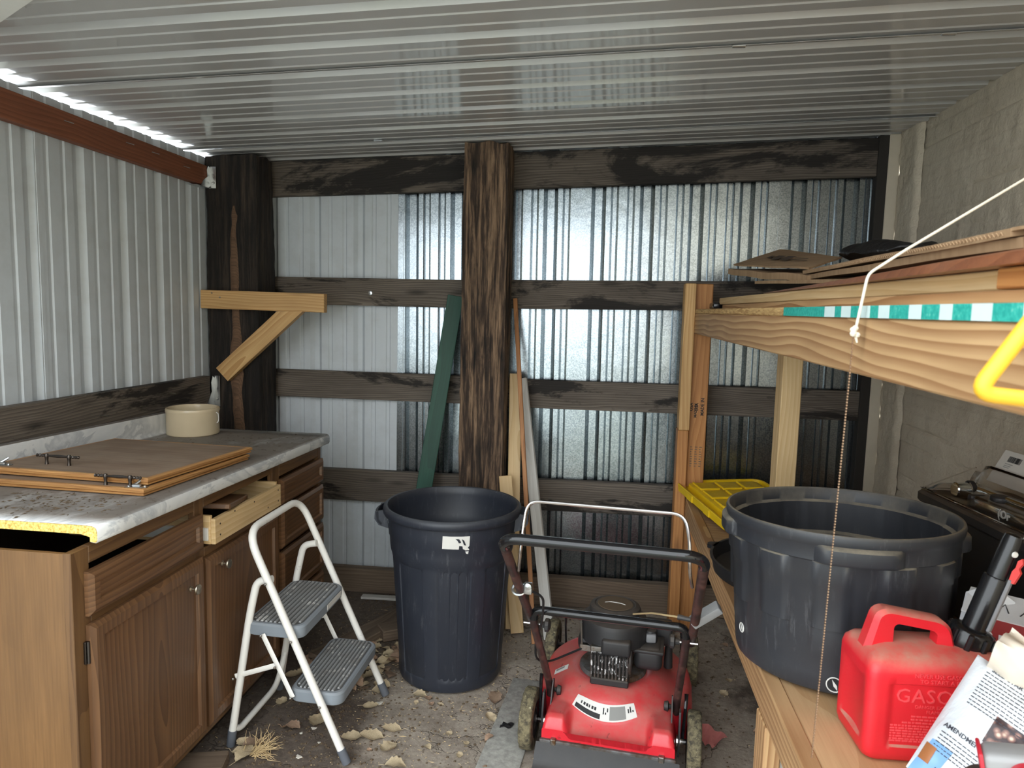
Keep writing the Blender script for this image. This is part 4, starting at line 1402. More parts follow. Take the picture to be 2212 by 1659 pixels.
# bail rod
bl = fillet([(-0.212, -0.50, 0.800), (-0.200, -0.545, 0.855), (-0.196, -0.53, 0.93), (-0.193, -0.50, 0.985), (0.196, -0.50, 0.985), (0.210, -0.53, 0.93), (0.212, -0.545, 0.862), (0.222, -0.50, 0.805)], 0.04, 6)
part('bail_rod', MB().tube(bl, 0.0042, 8), M['chrome'], uph, local=True)
# knobs at the joint
for s in (-1, 1):
    kn = MB().lathe([(0.0, 0.032), (0.012, 0.031), (0.020, 0.026), (0.021, 0.016), (0.010, 0.012), (0.008, 0.0)], 10, Matrix.Translation((s * 0.205, -0.205, 0.525)) @ Matrix.Rotation(-s * PI / 2, 4, 'Y'))
    part('clamp_knob', kn, M['engine_black'], lowh, local=True)
    part('clamp_bolt', MB().tube([(s * 0.205, -0.205, 0.525), (s * 0.256, -0.205, 0.525)], 0.0038, 8), M['chrome'], lowh, local=True)
    part('foot_bracket', MB().prism([(-0.045, 0.12), (0.02, 0.12), (0.035, 0.17), (0.045, 0.225), (0.02, 0.235), (-0.02, 0.17)], s * 0.196 - 0.002, s * 0.196 + 0.002, Mrot), M['engine_black'], mw, local=True)
    kk = MB().lathe([(0.0, 0.024), (0.014, 0.022), (0.017, 0.010), (0.008, 0.006), (0.006, 0.0)], 12, Matrix.Translation((s * 0.193, 0.035, 0.190)) @ Matrix.Rotation(-s * PI / 2, 4, 'Y'))
    part('foot_knob', kk, M['engine_black'], mw, local=True)
# cable clamp on the left tube
cp = MB().tube([(-0.237 + 0.018 * math.cos(a), -0.375 + 0.010 * math.sin(a), 0.698 + 0.012 * math.sin(a)) for a in [2 * PI * i / 14 for i in range(14)]], 0.0045, 6, closed=True)
cp.rbox((-0.222, -0.39, 0.690), (-0.198, -0.372, 0.722), 0.004, 2)
cp.lathe([(0.0, 0.008), (0.010, 0.006), (0.011, 0.0)], 10, Matrix.Translation((-0.208, -0.392, 0.716)) @ Matrix.Rotation(PI / 2, 4, 'X'))
part('cable_clamp', cp, M['bright_galv'], uph, local=True)
cb = fillet([(-0.205, -0.380, 0.70), (-0.175, -0.33, 0.665), (-0.190, -0.25, 0.56), (-0.235, -0.12, 0.43), (-0.245, -0.05, 0.33), (-0.215, 0.02, 0.29), (-0.11, 0.13, 0.305)], 0.08, 6)
part('control_cable', MB().tube(cb, 0.0036, 8), M['black_rubber'], mw, local=True)
# rope guide and starter rope on the right tube
part('rope_guide', MB().tube([(0.235, -0.31, 0.640), (0.195, -0.30, 0.640)], [0.006, 0.008], 8), M['engine_black'], uph, local=True)
part('starter_rope', MB().tube([(0.195, -0.30, 0.640), (0.12, -0.12, 0.565), (0.055, 0.11, 0.455)], 0.0028, 6), M['straw'], mw, local=True)
gb_ = MB().rbox((-0.012, -0.018, -0.045), (0.012, 0.018, 0.045), 0.004, 2)
part('starter_grip', gb_, M['spray_grey'], uph, Matrix.Translation((0.268, -0.30, 0.655)) @ Matrix.Rotation(math.radians(52), 4, 'Y') @ Matrix.Rotation(0.3, 4, 'Z'), local=True)

# engine ------------------------------------------------------------------
en = link('engine', None, mw, WM[mw.name] @ Matrix.Translation((EX, EY, 0)))
part('base_flange', MB().lathe([(0.0, 0.233), (0.112, 0.233), (0.116, 0.228), (0.118, 0.212)], 40), M['engine_grey'], en, local=True)
part('crankcase', MB().rbox((-0.072, -0.09, 0.228), (0.068, 0.08, 0.33), 0.008, 2), M['engine_grey'], en, local=True)
fins = MB()
for k in range(11):
    x = -0.064 + 0.0118 * k
    fins.rbox((x, -0.140, 0.243), (x + 0.0055, -0.075, 0.322), 0.001, 1)
fins.rbox((-0.066, -0.115, 0.240), (0.060, -0.07, 0.325), 0.003, 1)
part('cooling_fins', fins, M['fins'], en, local=True)
part('head_plate', MB().rbox((-0.064, -0.146, 0.222), (0.064, -0.075, 0.246), 0.004, 1), M['engine_black'], en, local=True)
part('muffler', MB().rbox((-0.032, -0.130, 0.318), (0.066, -0.06, 0.372), 0.010, 3), M['engine_black'], en, local=True)
part('muffler_guard', MB().rbox((-0.070, -0.118, 0.322), (-0.030, -0.07, 0.340), 0.004, 1), M['rivet'], en, local=True)
part('blower_housing', MB().lathe([(0.108, 0.325), (0.114, 0.332), (0.115, 0.395), (0.110, 0.408), (0.092, 0.416), (0.082, 0.418)], 44), M['engine_black'], en, local=True)
gr_ = MB()
for k in range(36):
    a = 2 * PI * k / 36
    gr_.rbox((0.060, -0.0022, 0.412), (0.086, 0.0022, 0.437), 0.0006, 1, Matrix.Rotation(a, 4, 'Z'))
part('screen_ribs', gr_, M['engine_black'], en, local=True)
part('starter_cap', MB().lathe([(0.088, 0.430), (0.090, 0.437), (0.086, 0.446), (0.072, 0.452), (0.068, 0.4495), (0.064, 0.4505), (0.0, 0.4515)], 44), M['engine_black'], en, local=True)
part('cap_disc', MB().lathe([(0.0, 0.4535), (0.060, 0.4525), (0.062, 0.451)], 40), M['crock_in'], en, local=True)
part('cap_emblem', MB().prism([(-0.036, -0.004), (-0.02, 0.003), (0.018, -0.001), (0.036, -0.008), (0.02, 0.004), (-0.016, 0.008)], 0.4528, 0.4546), M['decal'], en, local=True)
tk = MB().rbox((0.075, -0.075, 0.255), (0.170, 0.045, 0.335), 0.022, 4)
tk.rbox((0.072, -0.078, 0.318), (0.173, 0.048, 0.330), 0.004, 2)
part('fuel_tank', tk, M['engine_black'], en, local=True)
part('fuel_neck', MB().lathe([(0.024, 0.330), (0.026, 0.350), (0.020, 0.375), (0.0, 0.380)], 24, Matrix.Translation((0.125, -0.005, 0))), M['engine_black'], en, local=True)
part('fuel_cap', MB().rbox((0.108, -0.045, 0.338), (0.142, -0.018, 0.368), 0.005, 2, Matrix.Rotation(0.1, 4, 'Z')), M['grey_plastic'], en, local=True)
part('air_filter', MB().rbox((0.10, 0.055, 0.29), (0.20, 0.13, 0.365), 0.012, 3), M['engine_black'], en, local=True)
part('oil_neck', MB().tube([(0.19, 0.09, 0.2), (0.19, 0.085, 0.30)], [0.016, 0.012], 14), M['engine_black'], en, local=True)
part('brake_arm', MB().tube([(-0.075, -0.055, 0.30), (-0.105, -0.06, 0.31), (-0.11, -0.06, 0.395)], 0.004, 8), M['rivet'], en, local=True)
part('brake_plate', MB().rbox((-0.112, -0.07, 0.295), (-0.06, -0.045, 0.318), 0.003, 1), M['rivet'], en, local=True)
part('front_cover', MB().rbox((-0.15, 0.16, 0.17), (0.06, 0.30, 0.245), 0.03, 4), M['engine_black'], en, local=True)


# decals on the deck --------------------------------------------------------
def on_deck(x, y, d=0.0015):
    return (x, y, deck_h(x, y) + d)


def deck_strip(a0, a1, r0, r1, mat, nm, d=0.0015, n=14):
    """piece of an arc decal around the engine centre; angles from the rear (-Y)"""
    def fn(u, v):
        a = math.radians(-90 + a0 + (a1 - a0) * u)
        r = r0 + (r1 - r0) * v
        x, y = EX + r * math.cos(a), EY + r * math.sin(a)
        return on_deck(x, y, d)
    return part(nm, MB().grid(n, 4, fn), mat, dcl, None, 40, local=True)


dcl = link('warning_decal', None, mw)
WM[dcl.name] = WM[mw.name].copy()
dcl.matrix_basis = Matrix.Identity(4)
tag(dcl, 'curved white warning decal')
deck_strip(-30, 26, 0.196, 0.228, M['decal'], 'decal_sheet')
deck_strip(-28, -5, 0.216, 0.226, M['decal_black'], 'decal_band', 0.0022)
for k in range(6):
    deck_strip(-24 + k * 2.6, -24 + k * 2.6 + (1.9 if k % 3 else 1.2), 0.206, 0.212, M['decal_black'], 'decal_letter', 0.0022, 2)
deck_strip(3, 17, 0.200, 0.225, M['decal_grey'], 'decal_print', 0.0022)
for a in (-3, -1, 0.5, 19, 21, 23):
    deck_strip(a, a + 1.1, 0.203 + 0.004 * (int(a) % 3), 0.210 + 0.005 * (int(a) % 2), M['decal_black'], 'decal_icon', 0.0022, 2)


def patch(x0, y0, x1, y1, mat, nm, d=0.0015):
    return part(nm, MB().grid(6, 4, lambda u, v: on_deck(x0 + (x1 - x0) * u, y0 + (y1 - y0) * v, d)), mat, mw, None, 40, local=True)


patch(-0.212, 0.135, -0.165, 0.163, M['decal'], 'small_decal', 0.002)
patch(-0.207, 0.148, -0.178, 0.158, M['decal_grey'], 'small_decal_print', 0.003)

# ================================================================== RIGHT SIDE
DZ = 0.627                       # lower deck top
UZ = 1.488                       # upper deck top
sh = thing('shelving_unit', 'homemade two-tier lumber shelving along the right brick wall', 'shelving', (0.8, 2.0, 0.0))


def lum(name, a, b, mat, grain, lab=None, bev=0.003):
    o = vboard(name, a[0], a[1], a[2], b[0], b[1], b[2], mat, sh, grain, bev)
    if lab:
        tag(o, lab)
    return o


# upper tier
lum('shelf_beam', (0.400, 0.62, 1.380), (0.438, 3.262, 1.4685), M['fir'], 'Y')
lum('shelf_beam', (1.235, 0.62, 1.380), (1.273, 3.30, 1.4685), M['fir'], 'Y')
for y in (0.64, 1.35, 2.1, 2.75, 3.2):
    lum('shelf_joist', (0.438, y, 1.385), (1.235, y + 0.038, 1.4685), M['fir'], 'X')
d_far = lum('deck_panel', (0.399, 1.662, 1.4690), (1.272, 3.255, UZ), M['osb'], 'Y')
d_near = lum('deck_panel', (0.399, 0.62, 1.4690), (1.272, 1.660, UZ), M['osb'], 'Y')
cuts = [1.660, 1.361, 1.303, 1.269, 1.222, 1.180, 1.137, 1.104, 1.063, 0.999, 0.961, 0.912, 0.880, 0.837, 0.795, 0.74, 0.70, 0.62]
for i in range(len(cuts) - 1):
    m = MB().box((0.3978, cuts[i + 1], 1.4692), (0.3990, cuts[i], 1.4878))
    part('edge_paint', m, M['teal'] if i % 2 == 0 else M['teal_white'], d_near)
# posts
lum('shelf_post', (0.400, 3.263, 0.0), (0.478, 3.301, 1.600), M['fir_orange'], 'Z')
lum('shelf_post', (0.352, 3.225, 0.945), (0.3995, 3.310, 1.600), M['pine'], 'Z')
lum('shelf_post', (0.350, 3.228, 0.0), (0.3975, 3.312, 0.944), M['fir_orange'], 'Z')
lum('shelf_post', (0.634, 2.600, DZ), (0.702, 2.69, 1.3795), M['pine_pale'], 'Z')
lum('shelf_post', (0.398, 1.585, 0.0), (0.436, 1.675, 0.536), M['fir'], 'Z')
lum('shelf_post', (0.437, 1.60, 0.0), (0.470, 1.66, 0.536), M['white_paint_wood'], 'Z')
lum('shelf_post', (1.235, 1.60, 0.0), (1.273, 1.69, 1.3795), M['fir'], 'Z')
# lower tier
lum('shelf_beam', (0.400, 0.86, 0.541), (0.438, 3.262, 0.630), M['fir'], 'Y')
lum('shelf_beam', (1.235, 0.86, 0.520), (1.273, 3.30, 0.608), M['fir'], 'Y')
for y in (0.9, 1.7, 2.4, 3.1):
    lum('shelf_joist', (0.438, y, 0.522), (1.235, y + 0.038, 0.608), M['fir'], 'X')
lum('deck_panel', (0.4385, 0.86, 0.609), (1.273, 2.02, DZ), M['ply'], 'Y')
lum('deck_panel', (0.4385, 2.022, 0.609), (1.273, 2.62, DZ - 0.001), M['shelf_dusty'], 'X')
lum('deck_panel', (0.4385, 2.623, 0.609), (1.273, 3.30, DZ), M['shelf_dusty'], 'X')
# stamps on the far post
sp_ = bpy.data.objects['shelf_post']
for (body, x, z, s) in (('MADE IN', 0.463, 1.01, 0.020), ('USA', 0.438, 1.03, 0.020), ('MADE IN', 0.432, 1.00, 0.016), ('USA', 0.414, 1.03, 0.020)):
    me = text_mesh(body, s, 0.0003, bold=0.0006)
    part('grade_stamp', me, M['decal_black'], sp_, axes((x, 3.2628, z), (0, 0, 1), (-1, 0, 0), (0, -1, 0)))
fine = MB()
random.seed(3)
for col in range(3):
    for k in range(9):
        z = 0.775 + k * 0.011
        fine.box((0.412 + col * 0.020, 3.2622, z), (0.412 + col * 0.020 + random.uniform(0.006, 0.013), 3.2630, z + 0.004))
part('grade_stamp', fine, M['sill'], sp_)

# lumber lying on the upper deck ----------------------------------------------
o = vboard('flat_board', 0.470, 0.66, UZ + 0.001, 0.60, 2.95, UZ + 0.018, M['fir'], None, 'Y')
tag(o, 'pink-toned flat pine board lying directly on the upper shelf deck', 'board')
o = board('flat_board', (0.556, 0.95, UZ + 0.0325), (0.530, 3.0, UZ + 0.0325), 0.026, 0.13, M['pine_pale'], None)
tag(o, 'pale pine board stacked on the pink-toned board on the upper shelf', 'board')
o = board('lumber_block', (0.524, 0.67, UZ + 0.0325), (0.524, 0.945, UZ + 0.0325), 0.026, 0.10, M['fir_orange'], None)
tag(o, 'short orange lumber offcut with a round stamp lying at the end of the pale board', 'wood block')
sb = MB()
sb.tube([(0.4735, 0.80 + 0.006 * math.cos(a), UZ + 0.0325 + 0.006 * math.sin(a)) for a in [2 * PI * i / 16 for i in range(16)]], 0.0008, 5, closed=True)
part('grade_stamp', sb, M['card_print'], o)
sc_ = part('strap_end', MB().rbox((0.440, 2.98, UZ + 0.001), (0.475, 3.10, UZ + 0.026), 0.006, 2), M['black_gloss'], None)
tag(sc_, 'small dark blue-black plastic strap end at the far end of the upper shelf', 'strap')


def slab(name, pts, th, mat, lab, cat, nu=10, nv=8, curl=0.0, seed=0.0, parent=None, n=None):
    """sheet through four corners (a, b, c, d), slightly wavy, with thickness"""
    a, b, c, d = [Vector(p) for p in pts]
    nr = (b - a).cross(d - a).normalized()
    if nr.z < 0:
        nr = -nr
    def fn(off):
        def f(u, v):
            p = (a * (1 - u) + b * u) * (1 - v) + (d * (1 - u) + c * u) * v
            w = curl * noise.noise(Vector((u * 3 + seed, v * 3, seed))) + off
            return tuple(p + nr * w)
        return f
    mb = MB().grid(nu, nv, fn(0.0))
    k = len(mb.v)
    mb.grid(nu, nv, fn(th))
    bd_ = list(range(0, nu + 1)) + [j * (nu + 1) + nu for j in range(1, nv + 1)] + [nv * (nu + 1) + i for i in range(nu - 1, -1, -1)] + [j * (nu + 1) for j in range(nv - 1, 0, -1)]
    for i in range(len(bd_)):
        q = (i + 1) % len(bd_)
        mb.f.append((bd_[i], bd_[q], k + bd_[q], k + bd_[i]))
    o = part(name, mb, mat, parent, None, 40)
    if cat:
        tag(o, lab, cat)
    return o


bpm = MB().loft([[(x0, y, UZ + 0.0465), (1.0, y, UZ + 0.0465), (1.0, y, UZ + 0.0465 + t * 1.1), (x0 + 0.02, y, UZ + 0.0465 + t), (x0 + 0.004, y, UZ + 0.0465 + t * 0.75)] for y, x0, t in ((0.68, 0.452, 0.0205), (1.1, 0.458, 0.0175), (1.5, 0.465, 0.0125), (1.9, 0.470, 0.007), (2.25, 0.476, 0.003))])
tag(part('brown_panel', bpm, M['brown_panel'], None, None, 50), 'glossy brown panel lying under the cardboard on the upper shelf', 'panel')
cb1 = thing('cardboard_box', 'large flattened cardboard box with a corrugated edge on the upper shelf', 'cardboard', (0.8, 1.6, UZ + 0.08))
slab('lower_layer', [(0.487, 0.92, 1.556), (0.592, 2.25, 1.578), (1.12, 2.42, 1.612), (1.12, 0.95, 1.615)], 0.013, M['card'], None, None, curl=0.003, parent=cb1)
slab('upper_layer', [(0.478, 0.93, 1.570), (0.585, 2.24, 1.594), (1.10, 2.40, 1.626), (1.10, 0.96, 1.630)], 0.010, M['card'], None, None, curl=0.003, seed=2, parent=cb1)
slab('near_flap', [(0.478, 0.93, 1.5765), (0.475, 0.80, 1.570), (1.08, 0.83, 1.628), (1.10, 0.96, 1.637)], 0.004, M['card'], None, None, curl=0.002, seed=4, parent=cb1)
# corrugated cut edge: a row of small flutes
fl_ = MB()
for k in range(110):
    t = k / 110
    p = Vector((0.4775, 0.95, 1.5725)).lerp(Vector((0.5845, 2.22, 1.5965)), t)
    fl_.tube([(p.x, p.y - 0.004, p.z), (p.x - 0.001, p.y, p.z + 0.0042), (p.x, p.y + 0.004, p.z)], 0.0007, 4)
part('flute_edge', fl_, M['card'], cb1)
cb2 = slab('cardboard_flap', [(0.505, 2.95, 1.662), (0.597, 2.22, 1.606), (0.83, 2.68, 1.676), (0.72, 3.12, 1.738)], 0.006, M['card'], 'printed cardboard flap standing up at the far end of the upper shelf', 'cardboard', curl=0.004, seed=7)
a_, b_, d_ = Vector((0.515, 2.92, 1.662)), Vector((0.597, 2.28, 1.606)), Vector((0.70, 3.12, 1.735))
uu, vv = (b_ - a_).normalized(), (d_ - a_)
nn = uu.cross(vv).normalized()
if nn.y > 0:
    nn = -nn
pm = MB()
for (u0, u1, v0, v1) in ((0.30, 0.42, 0.38, 0.62), (0.45, 0.57, 0.38, 0.62), (0.60, 0.82, 0.40, 0.44), (0.60, 0.78, 0.50, 0.54), (0.20, 0.26, 0.45, 0.60)):
    pm.v += [tuple(a_ + (b_ - a_) * u + vv * v + nn * 0.006) for u, v in ((u0, v0), (u1, v0), (u1, v1), (u0, v1))]
    k = len(pm.v) - 4
    pm.f.append((k, k + 1, k + 2, k + 3))
part('box_print', pm, M['card_print'], cb2)
slab('cardboard_sheet', [(0.490, 2.98, 1.630), (0.575, 2.15, 1.563), (1.05, 2.2, 1.578), (1.05, 3.05, 1.640)], 0.022, M['card'], 'bent cardboard sheet beneath the flattened box on the upper shelf', 'cardboard', curl=0.010, seed=11)
slab('cardboard_sheet', [(0.520, 2.60, 1.577), (0.58, 1.70, 1.5475), (1.08, 1.75, 1.562), (1.05, 2.65, 1.592)], 0.010, M['card'], 'lowest cardboard sheet on the brown panel on the upper shelf', 'cardboard', curl=0.002, seed=13)


# black bag behind the cardboard
def bag_fn(u, v):
    a, p = 2 * PI * u, PI * (v - 0.5)
    x, y, z = 0.16 * math.cos(p) * math.cos(a), 0.20 * math.cos(p) * math.sin(a), 0.032 * math.sin(p)
    w = 0.02 * noise.noise(Vector((x * 14, y * 14, z * 20)))
    return (0.985 + x * (1 + w * 6), 2.66 + y * (1 + w * 5), 1.694 + z + w)


o = part('bin_bag', MB().grid(48, 26, bag_fn), M['bag_black'], None, None, 60)
tag(o, 'crumpled black plastic bag on the cardboard at the back of the upper shelf', 'bag')

# pull cord -------------------------------------------------------------------
pc = thing('pull_cord', 'white pull cord with a long bead chain hanging in front of the shelf beam', 'pull cord', (0.384, 1.15, 0.75))
kx = (0.383, 1.150, 1.447)
part('cord', MB().tube(fillet([(1.288, 1.69, 2.045), (0.446, 1.155, 1.571), (0.392, 1.140, 1.535), kx], 0.01, 4), 0.0022, 8), M['cord_white'], pc)
kt = MB()
for (dx, dy, dz, r) in ((0, 0, 0.006, 0.005), (-0.003, -0.002, -0.002, 0.0055), (0.003, -0.002, -0.004, 0.0045), (-0.004, 0, 0.004, 0.004)):
    kt.lathe([(0, -r), (r * 0.7, -r * 0.7), (r, 0), (r * 0.7, r * 0.7), (0, r)], 8, Matrix.Translation((kx[0] + dx, kx[1] + dy, kx[2] + dz)))
kt.tube([kx, (kx[0] + 0.004, kx[1], kx[2] - 0.016)], [0.003, 0.0015], 6)
part('knot', kt, M['cord_white'], pc)
ch = MB()
nbd = 150
for i in range(nbd):
    t = i / (nbd - 1)
    p = Vector((0.381, 1.150, 1.440)).lerp(Vector((0.366, 1.152, 0.750)), t)
    r = 0.0019
    ch.lathe([(0.0005, -r), (r * 0.8, -r * 0.55), (r * 0.8, r * 0.55), (0.0005, r)], 6, Matrix.Translation(p))
part('bead_chain', ch, M['chain'], pc)
part('wall_hook', MB().tube([(1.296, 1.69, 2.06), (1.283, 1.69, 2.06), (1.280, 1.69, 2.045), (1.287, 1.69, 2.038)], 0.0025, 6), M['bright_galv'], pc)

# yellow cord over the near end of the shelf
yc = fillet([(0.46, 0.66, UZ + 0.012), (0.392, 0.658, UZ + 0.012), (0.365, 0.655, 1.480), (0.318, 0.650, 1.408), (0.372, 0.650, 1.403), (0.386, 0.67, 1.425), (0.388, 0.69, 1.47), (0.392, 0.70, UZ + 0.010), (0.46, 0.70, UZ + 0.012)], 0.016, 6)
o = part('yellow_cord', MB().tube(yc, 0.0072, 14), M['yellow_cord'], None)
tag(o, 'loop of thick yellow cord hanging over the upper shelf beam', 'cord')

# tub -----------------------------------------------------------------------
tb_M = Matrix.Translation((0.600, 1.782, DZ + 0.006)) @ Matrix.Rotation(math.radians(-2.0), 4, 'X') @ Matrix.Rotation(math.radians(-1.2), 4, 'Y')
tb = thing('storage_tub', 'large dusty round black plastic tub standing open on the lower shelf', 'tub', M=tb_M)
NT = 160
prof = [(0.0, 0.004), (0.20, 0.004), (0.222, 0.0), (0.231, 0.006), (0.2345, 0.018), (0.2365, 0.045), (0.2385, 0.085), (0.2395, 0.088), (0.242, 0.150), (0.2432, 0.153), (0.2465, 0.246), (0.2505, 0.252), (0.2525, 0.30), (0.2545, 0.303), (0.258, 0.305), (0.259, 0.336), (0.2625, 0.340), (0.2655, 0.350), (0.2665, 0.360), (0.264, 0.367), (0.259, 0.3675), (0.2555, 0.362), (0.253, 0.335), (0.2445, 0.329), (0.2425, 0.250), (0.2335, 0.244), (0.229, 0.10), (0.224, 0.02), (0.205, 0.010), (0.0, 0.010)]
bd = MB()
for j, (r, z) in enumerate(prof):
    for i in range(NT):
        a = 2 * PI * i / NT
        rr = r
        if 9 <= j <= 12:
            k = (a / (2 * PI) * 12) % 1.0
            rr += 0.007 * (1 if 0.1 < k < 0.62 else 0)
        if j in (23, 24):
            k = (a / (2 * PI) * 12) % 1.0
            rr += 0.003 * (1 if 0.1 < k < 0.62 else 0)
        bd.v.append((rr * math.cos(a), rr * math.sin(a), z))
for j in range(len(prof) - 1):
    for i in range(NT):
        q = (i + 1) % NT
        bd.f.append((j * NT + i, j * NT + q, (j + 1) * NT + q, (j + 1) * NT + i))
part('tub_body', bd, M['tub_black'], tb, None, 40, local=True)
for a0 in (math.radians(-98), math.radians(-8), math.radians(172)):
    hm = MB()
    loops = []
    for k in range(15):
        t = k / 14
        a = a0 + math.radians(-21 + 42 * t)
        b = 0.019 * min(1, math.sin(PI * t) * 2.2)
        loops.append([((0.256 + x * (b / 0.019)) * math.cos(a), (0.256 + x * (b / 0.019)) * math.sin(a), z) for x, z in ((0.0, 0.344), (0.014, 0.342), (0.020, 0.336), (0.021, 0.310), (0.017, 0.304), (0.0, 0.304))])
    part('grip', hm.loft(loops), M['tub_black'], tb, None, 40, local=True)
for (a, z, r) in ((math.radians(-168), 0.075, 0.011), (math.radians(-107), 0.030, 0.016)):
    rr = 0.2375
    Mh = Matrix.Rotation(a, 4, 'Z') @ Matrix.Translation((rr, 0, z)) @ Matrix.Rotation(PI / 2, 4, 'Y')
    part('drain_hole', MB().lathe([(0.0, 0.0005), (r, 0.0012)], 20, Mh), M['decal_black'], tb, local=True)
    part('hole_rim', MB().tube([(r * math.cos(t), r * math.sin(t), 0.0015) for t in [2 * PI * i / 20 for i in range(20)]], 0.0014, 6, closed=True, M=Mh), M['decal'], tb, local=True)
    part('hole_burr', MB().prism([(-r * 0.7, -r * 0.3), (r * 0.2, -r * 0.1), (r * 0.75, r * 0.4), (r * 0.1, r * 0.35)], 0.0012, 0.002, Mh), M['decal'], tb, local=True)

# round lid behind the tub -----------------------------------------------------
ld = thing('round_lid', 'shallow round black lid lying upside down behind the tub on the lower shelf', 'lid', (0.652, 2.325, DZ), 0.0)
part('lid_tray', MB().lathe([(0.0, 0.0), (0.235, 0.0), (0.262, 0.006), (0.270, 0.045), (0.275, 0.048), (0.275, 0.053), (0.266, 0.053), (0.258, 0.012), (0.22, 0.006), (0.12, 0.010), (0.0, 0.010)], 72), M['lid_black'], ld, local=True)
for a in (math.radians(152), math.radians(-28)):
    part('lid_tab', MB().prism([(0.266, -0.03), (0.295, -0.016), (0.300, 0.0), (0.295, 0.016), (0.266, 0.03)], 0.040, 0.053, Matrix.Rotation(a, 4, 'Z')), M['lid_black'], ld, local=True)

# yellow tote lid --------------------------------------------------------------
yl_M = Matrix.Translation((0.625, 3.045, DZ + 0.030)) @ Matrix.Rotation(math.radians(3.5), 4, 'X') @ Matrix.Rotation(math.radians(15), 4, 'Z')
yl = thing('tote_lid', 'yellow waffle-patterned plastic tote lid lying on the lower shelf', 'lid', M=yl_M)
hx, hy = 0.205, 0.285


def rrect(hx, hy, r, n=6):
    out = []
    for (cx, cy, a0) in ((hx - r, hy - r, 0), (-hx + r, hy - r, PI / 2), (-hx + r, -hy + r, PI), (hx - r, -hy + r, 1.5 * PI)):
        out += [(cx + r * math.cos(a0 + PI / 2 * k / n), cy + r * math.sin(a0 + PI / 2 * k / n)) for k in range(n + 1)]
    return out


def ringz(hx, hy, r, z):
    return [(x, y, z) for x, y in rrect(hx, hy, r)]


part('lid_rim', MB().loft([ringz(hx, hy, 0.05, 0.0), ringz(hx + 0.003, hy + 0.003, 0.05, 0.030), ringz(hx, hy, 0.05, 0.034), ringz(hx - 0.006, hy - 0.006, 0.045, 0.032), ringz(hx - 0.008, hy - 0.008, 0.045, 0.012), ringz(hx - 0.03, hy - 0.03, 0.04, 0.010)]), M['yellow'], yl, local=True)
part('lid_field', MB().loft([ringz(hx - 0.04, hy - 0.04, 0.02, 0.009), ringz(hx - 0.042, hy - 0.042, 0.02, 0.034), ringz(hx - 0.05, hy - 0.05, 0.018, 0.037)]), M['yellow'], yl, local=True)
for i in range(3):
    for j in range(4):
        x0 = -hx + 0.058 + i * 0.103
        y0 = -hy + 0.058 + j * 0.1175
        if (i + j) % 2:
            x0 += 0.0
        wf = MB()
        w, l = 0.088, 0.100
        wf.rbox((x0, y0, 0.036), (x0 + w, y0 + 0.008, 0.0455), 0.002, 1)
        wf.rbox((x0, y0 + 0.008, 0.036), (x0 + 0.008, y0 + l, 0.0455), 0.002, 1)
        wf.rbox((x0 + 0.012, y0 + 0.012, 0.036), (x0 + w, y0 + l, 0.0395), 0.002, 1)
        part('waffle_cell', wf, M['yellow'], yl, local=True)
for (x, y, sx, sy) in ((-hx, -0.08, 0.006, 0.03), (-hx, 0.10, 0.006, 0.03), (0.0, -hy, 0.04, 0.006), (0.10, -hy, 0.03, 0.006)):
    part('latch_tab', MB().rbox((x - sx, y - sy, 0.0), (x + sx, y + sy, 0.031), 0.002, 1), M['yellow'], yl, local=True)
o = part('black_lid', MB().loft([ringz(0.215, 0.165, 0.04, 0.0), ringz(0.22, 0.17, 0.04, 0.016), ringz(0.21, 0.16, 0.035, 0.020)]), M['lid_black'], None, Matrix.Translation((0.74, 3.20, DZ + 0.0005)) @ Matrix.Rotation(0.10, 4, 'Z') @ Matrix.Rotation(0.0, 4, 'X'))
tag(o, 'flat black tote lid lying under the far edge of the yellow lid', 'lid')

# black tote by the wall -----------------------------------------------------------
tt = thing('storage_tote', 'large matt black plastic tote on the lower shelf against the brick wall', 'tote', (1.12, 1.88, DZ))
fr0, fr1 = Vector((0.982, 2.31, 0)), Vector((1.055, 1.42, 0))
bk0, bk1 = Vector((1.262, 2.31, 0)), Vector((1.262, 1.42, 0))


def tote_loop(ins, z):
    c = (fr0 + fr1 + bk0 + bk1) / 4
    pts = []
    for p in (fr0, fr1, bk1, bk0):
        d = (c - p)
        pts.append(p + Vector((math.copysign(ins, d.x), math.copysign(ins, d.y), 0)))
    out = []
    for i in range(4):
        p, a, b = pts[i], pts[i - 1], pts[(i + 1) % 4]
        q0, q1 = p + (a - p).normalized() * 0.025, p + (b - p).normalized() * 0.025
        for k in range(6):
            t = k / 5
            q = q0 * (1 - t) ** 2 + p * 2 * t * (1 - t) + q1 * t * t
            out.append((q.x, q.y, z))
    return out


part('tote_body', MB().loft([tote_loop(0.03, DZ), tote_loop(0.022, DZ + 0.01), tote_loop(0.010, 0.90), tote_loop(0.010, 0.915)]), M['tote_black'], tt, None, 30)
part('tote_lid', MB().loft([tote_loop(0.004, 0.912), tote_loop(0.0, 0.918), tote_loop(0.0, 0.938), tote_loop(0.006, 0.946), tote_loop(0.03, 0.948)]), M['tote_black'], tt, None, 30)

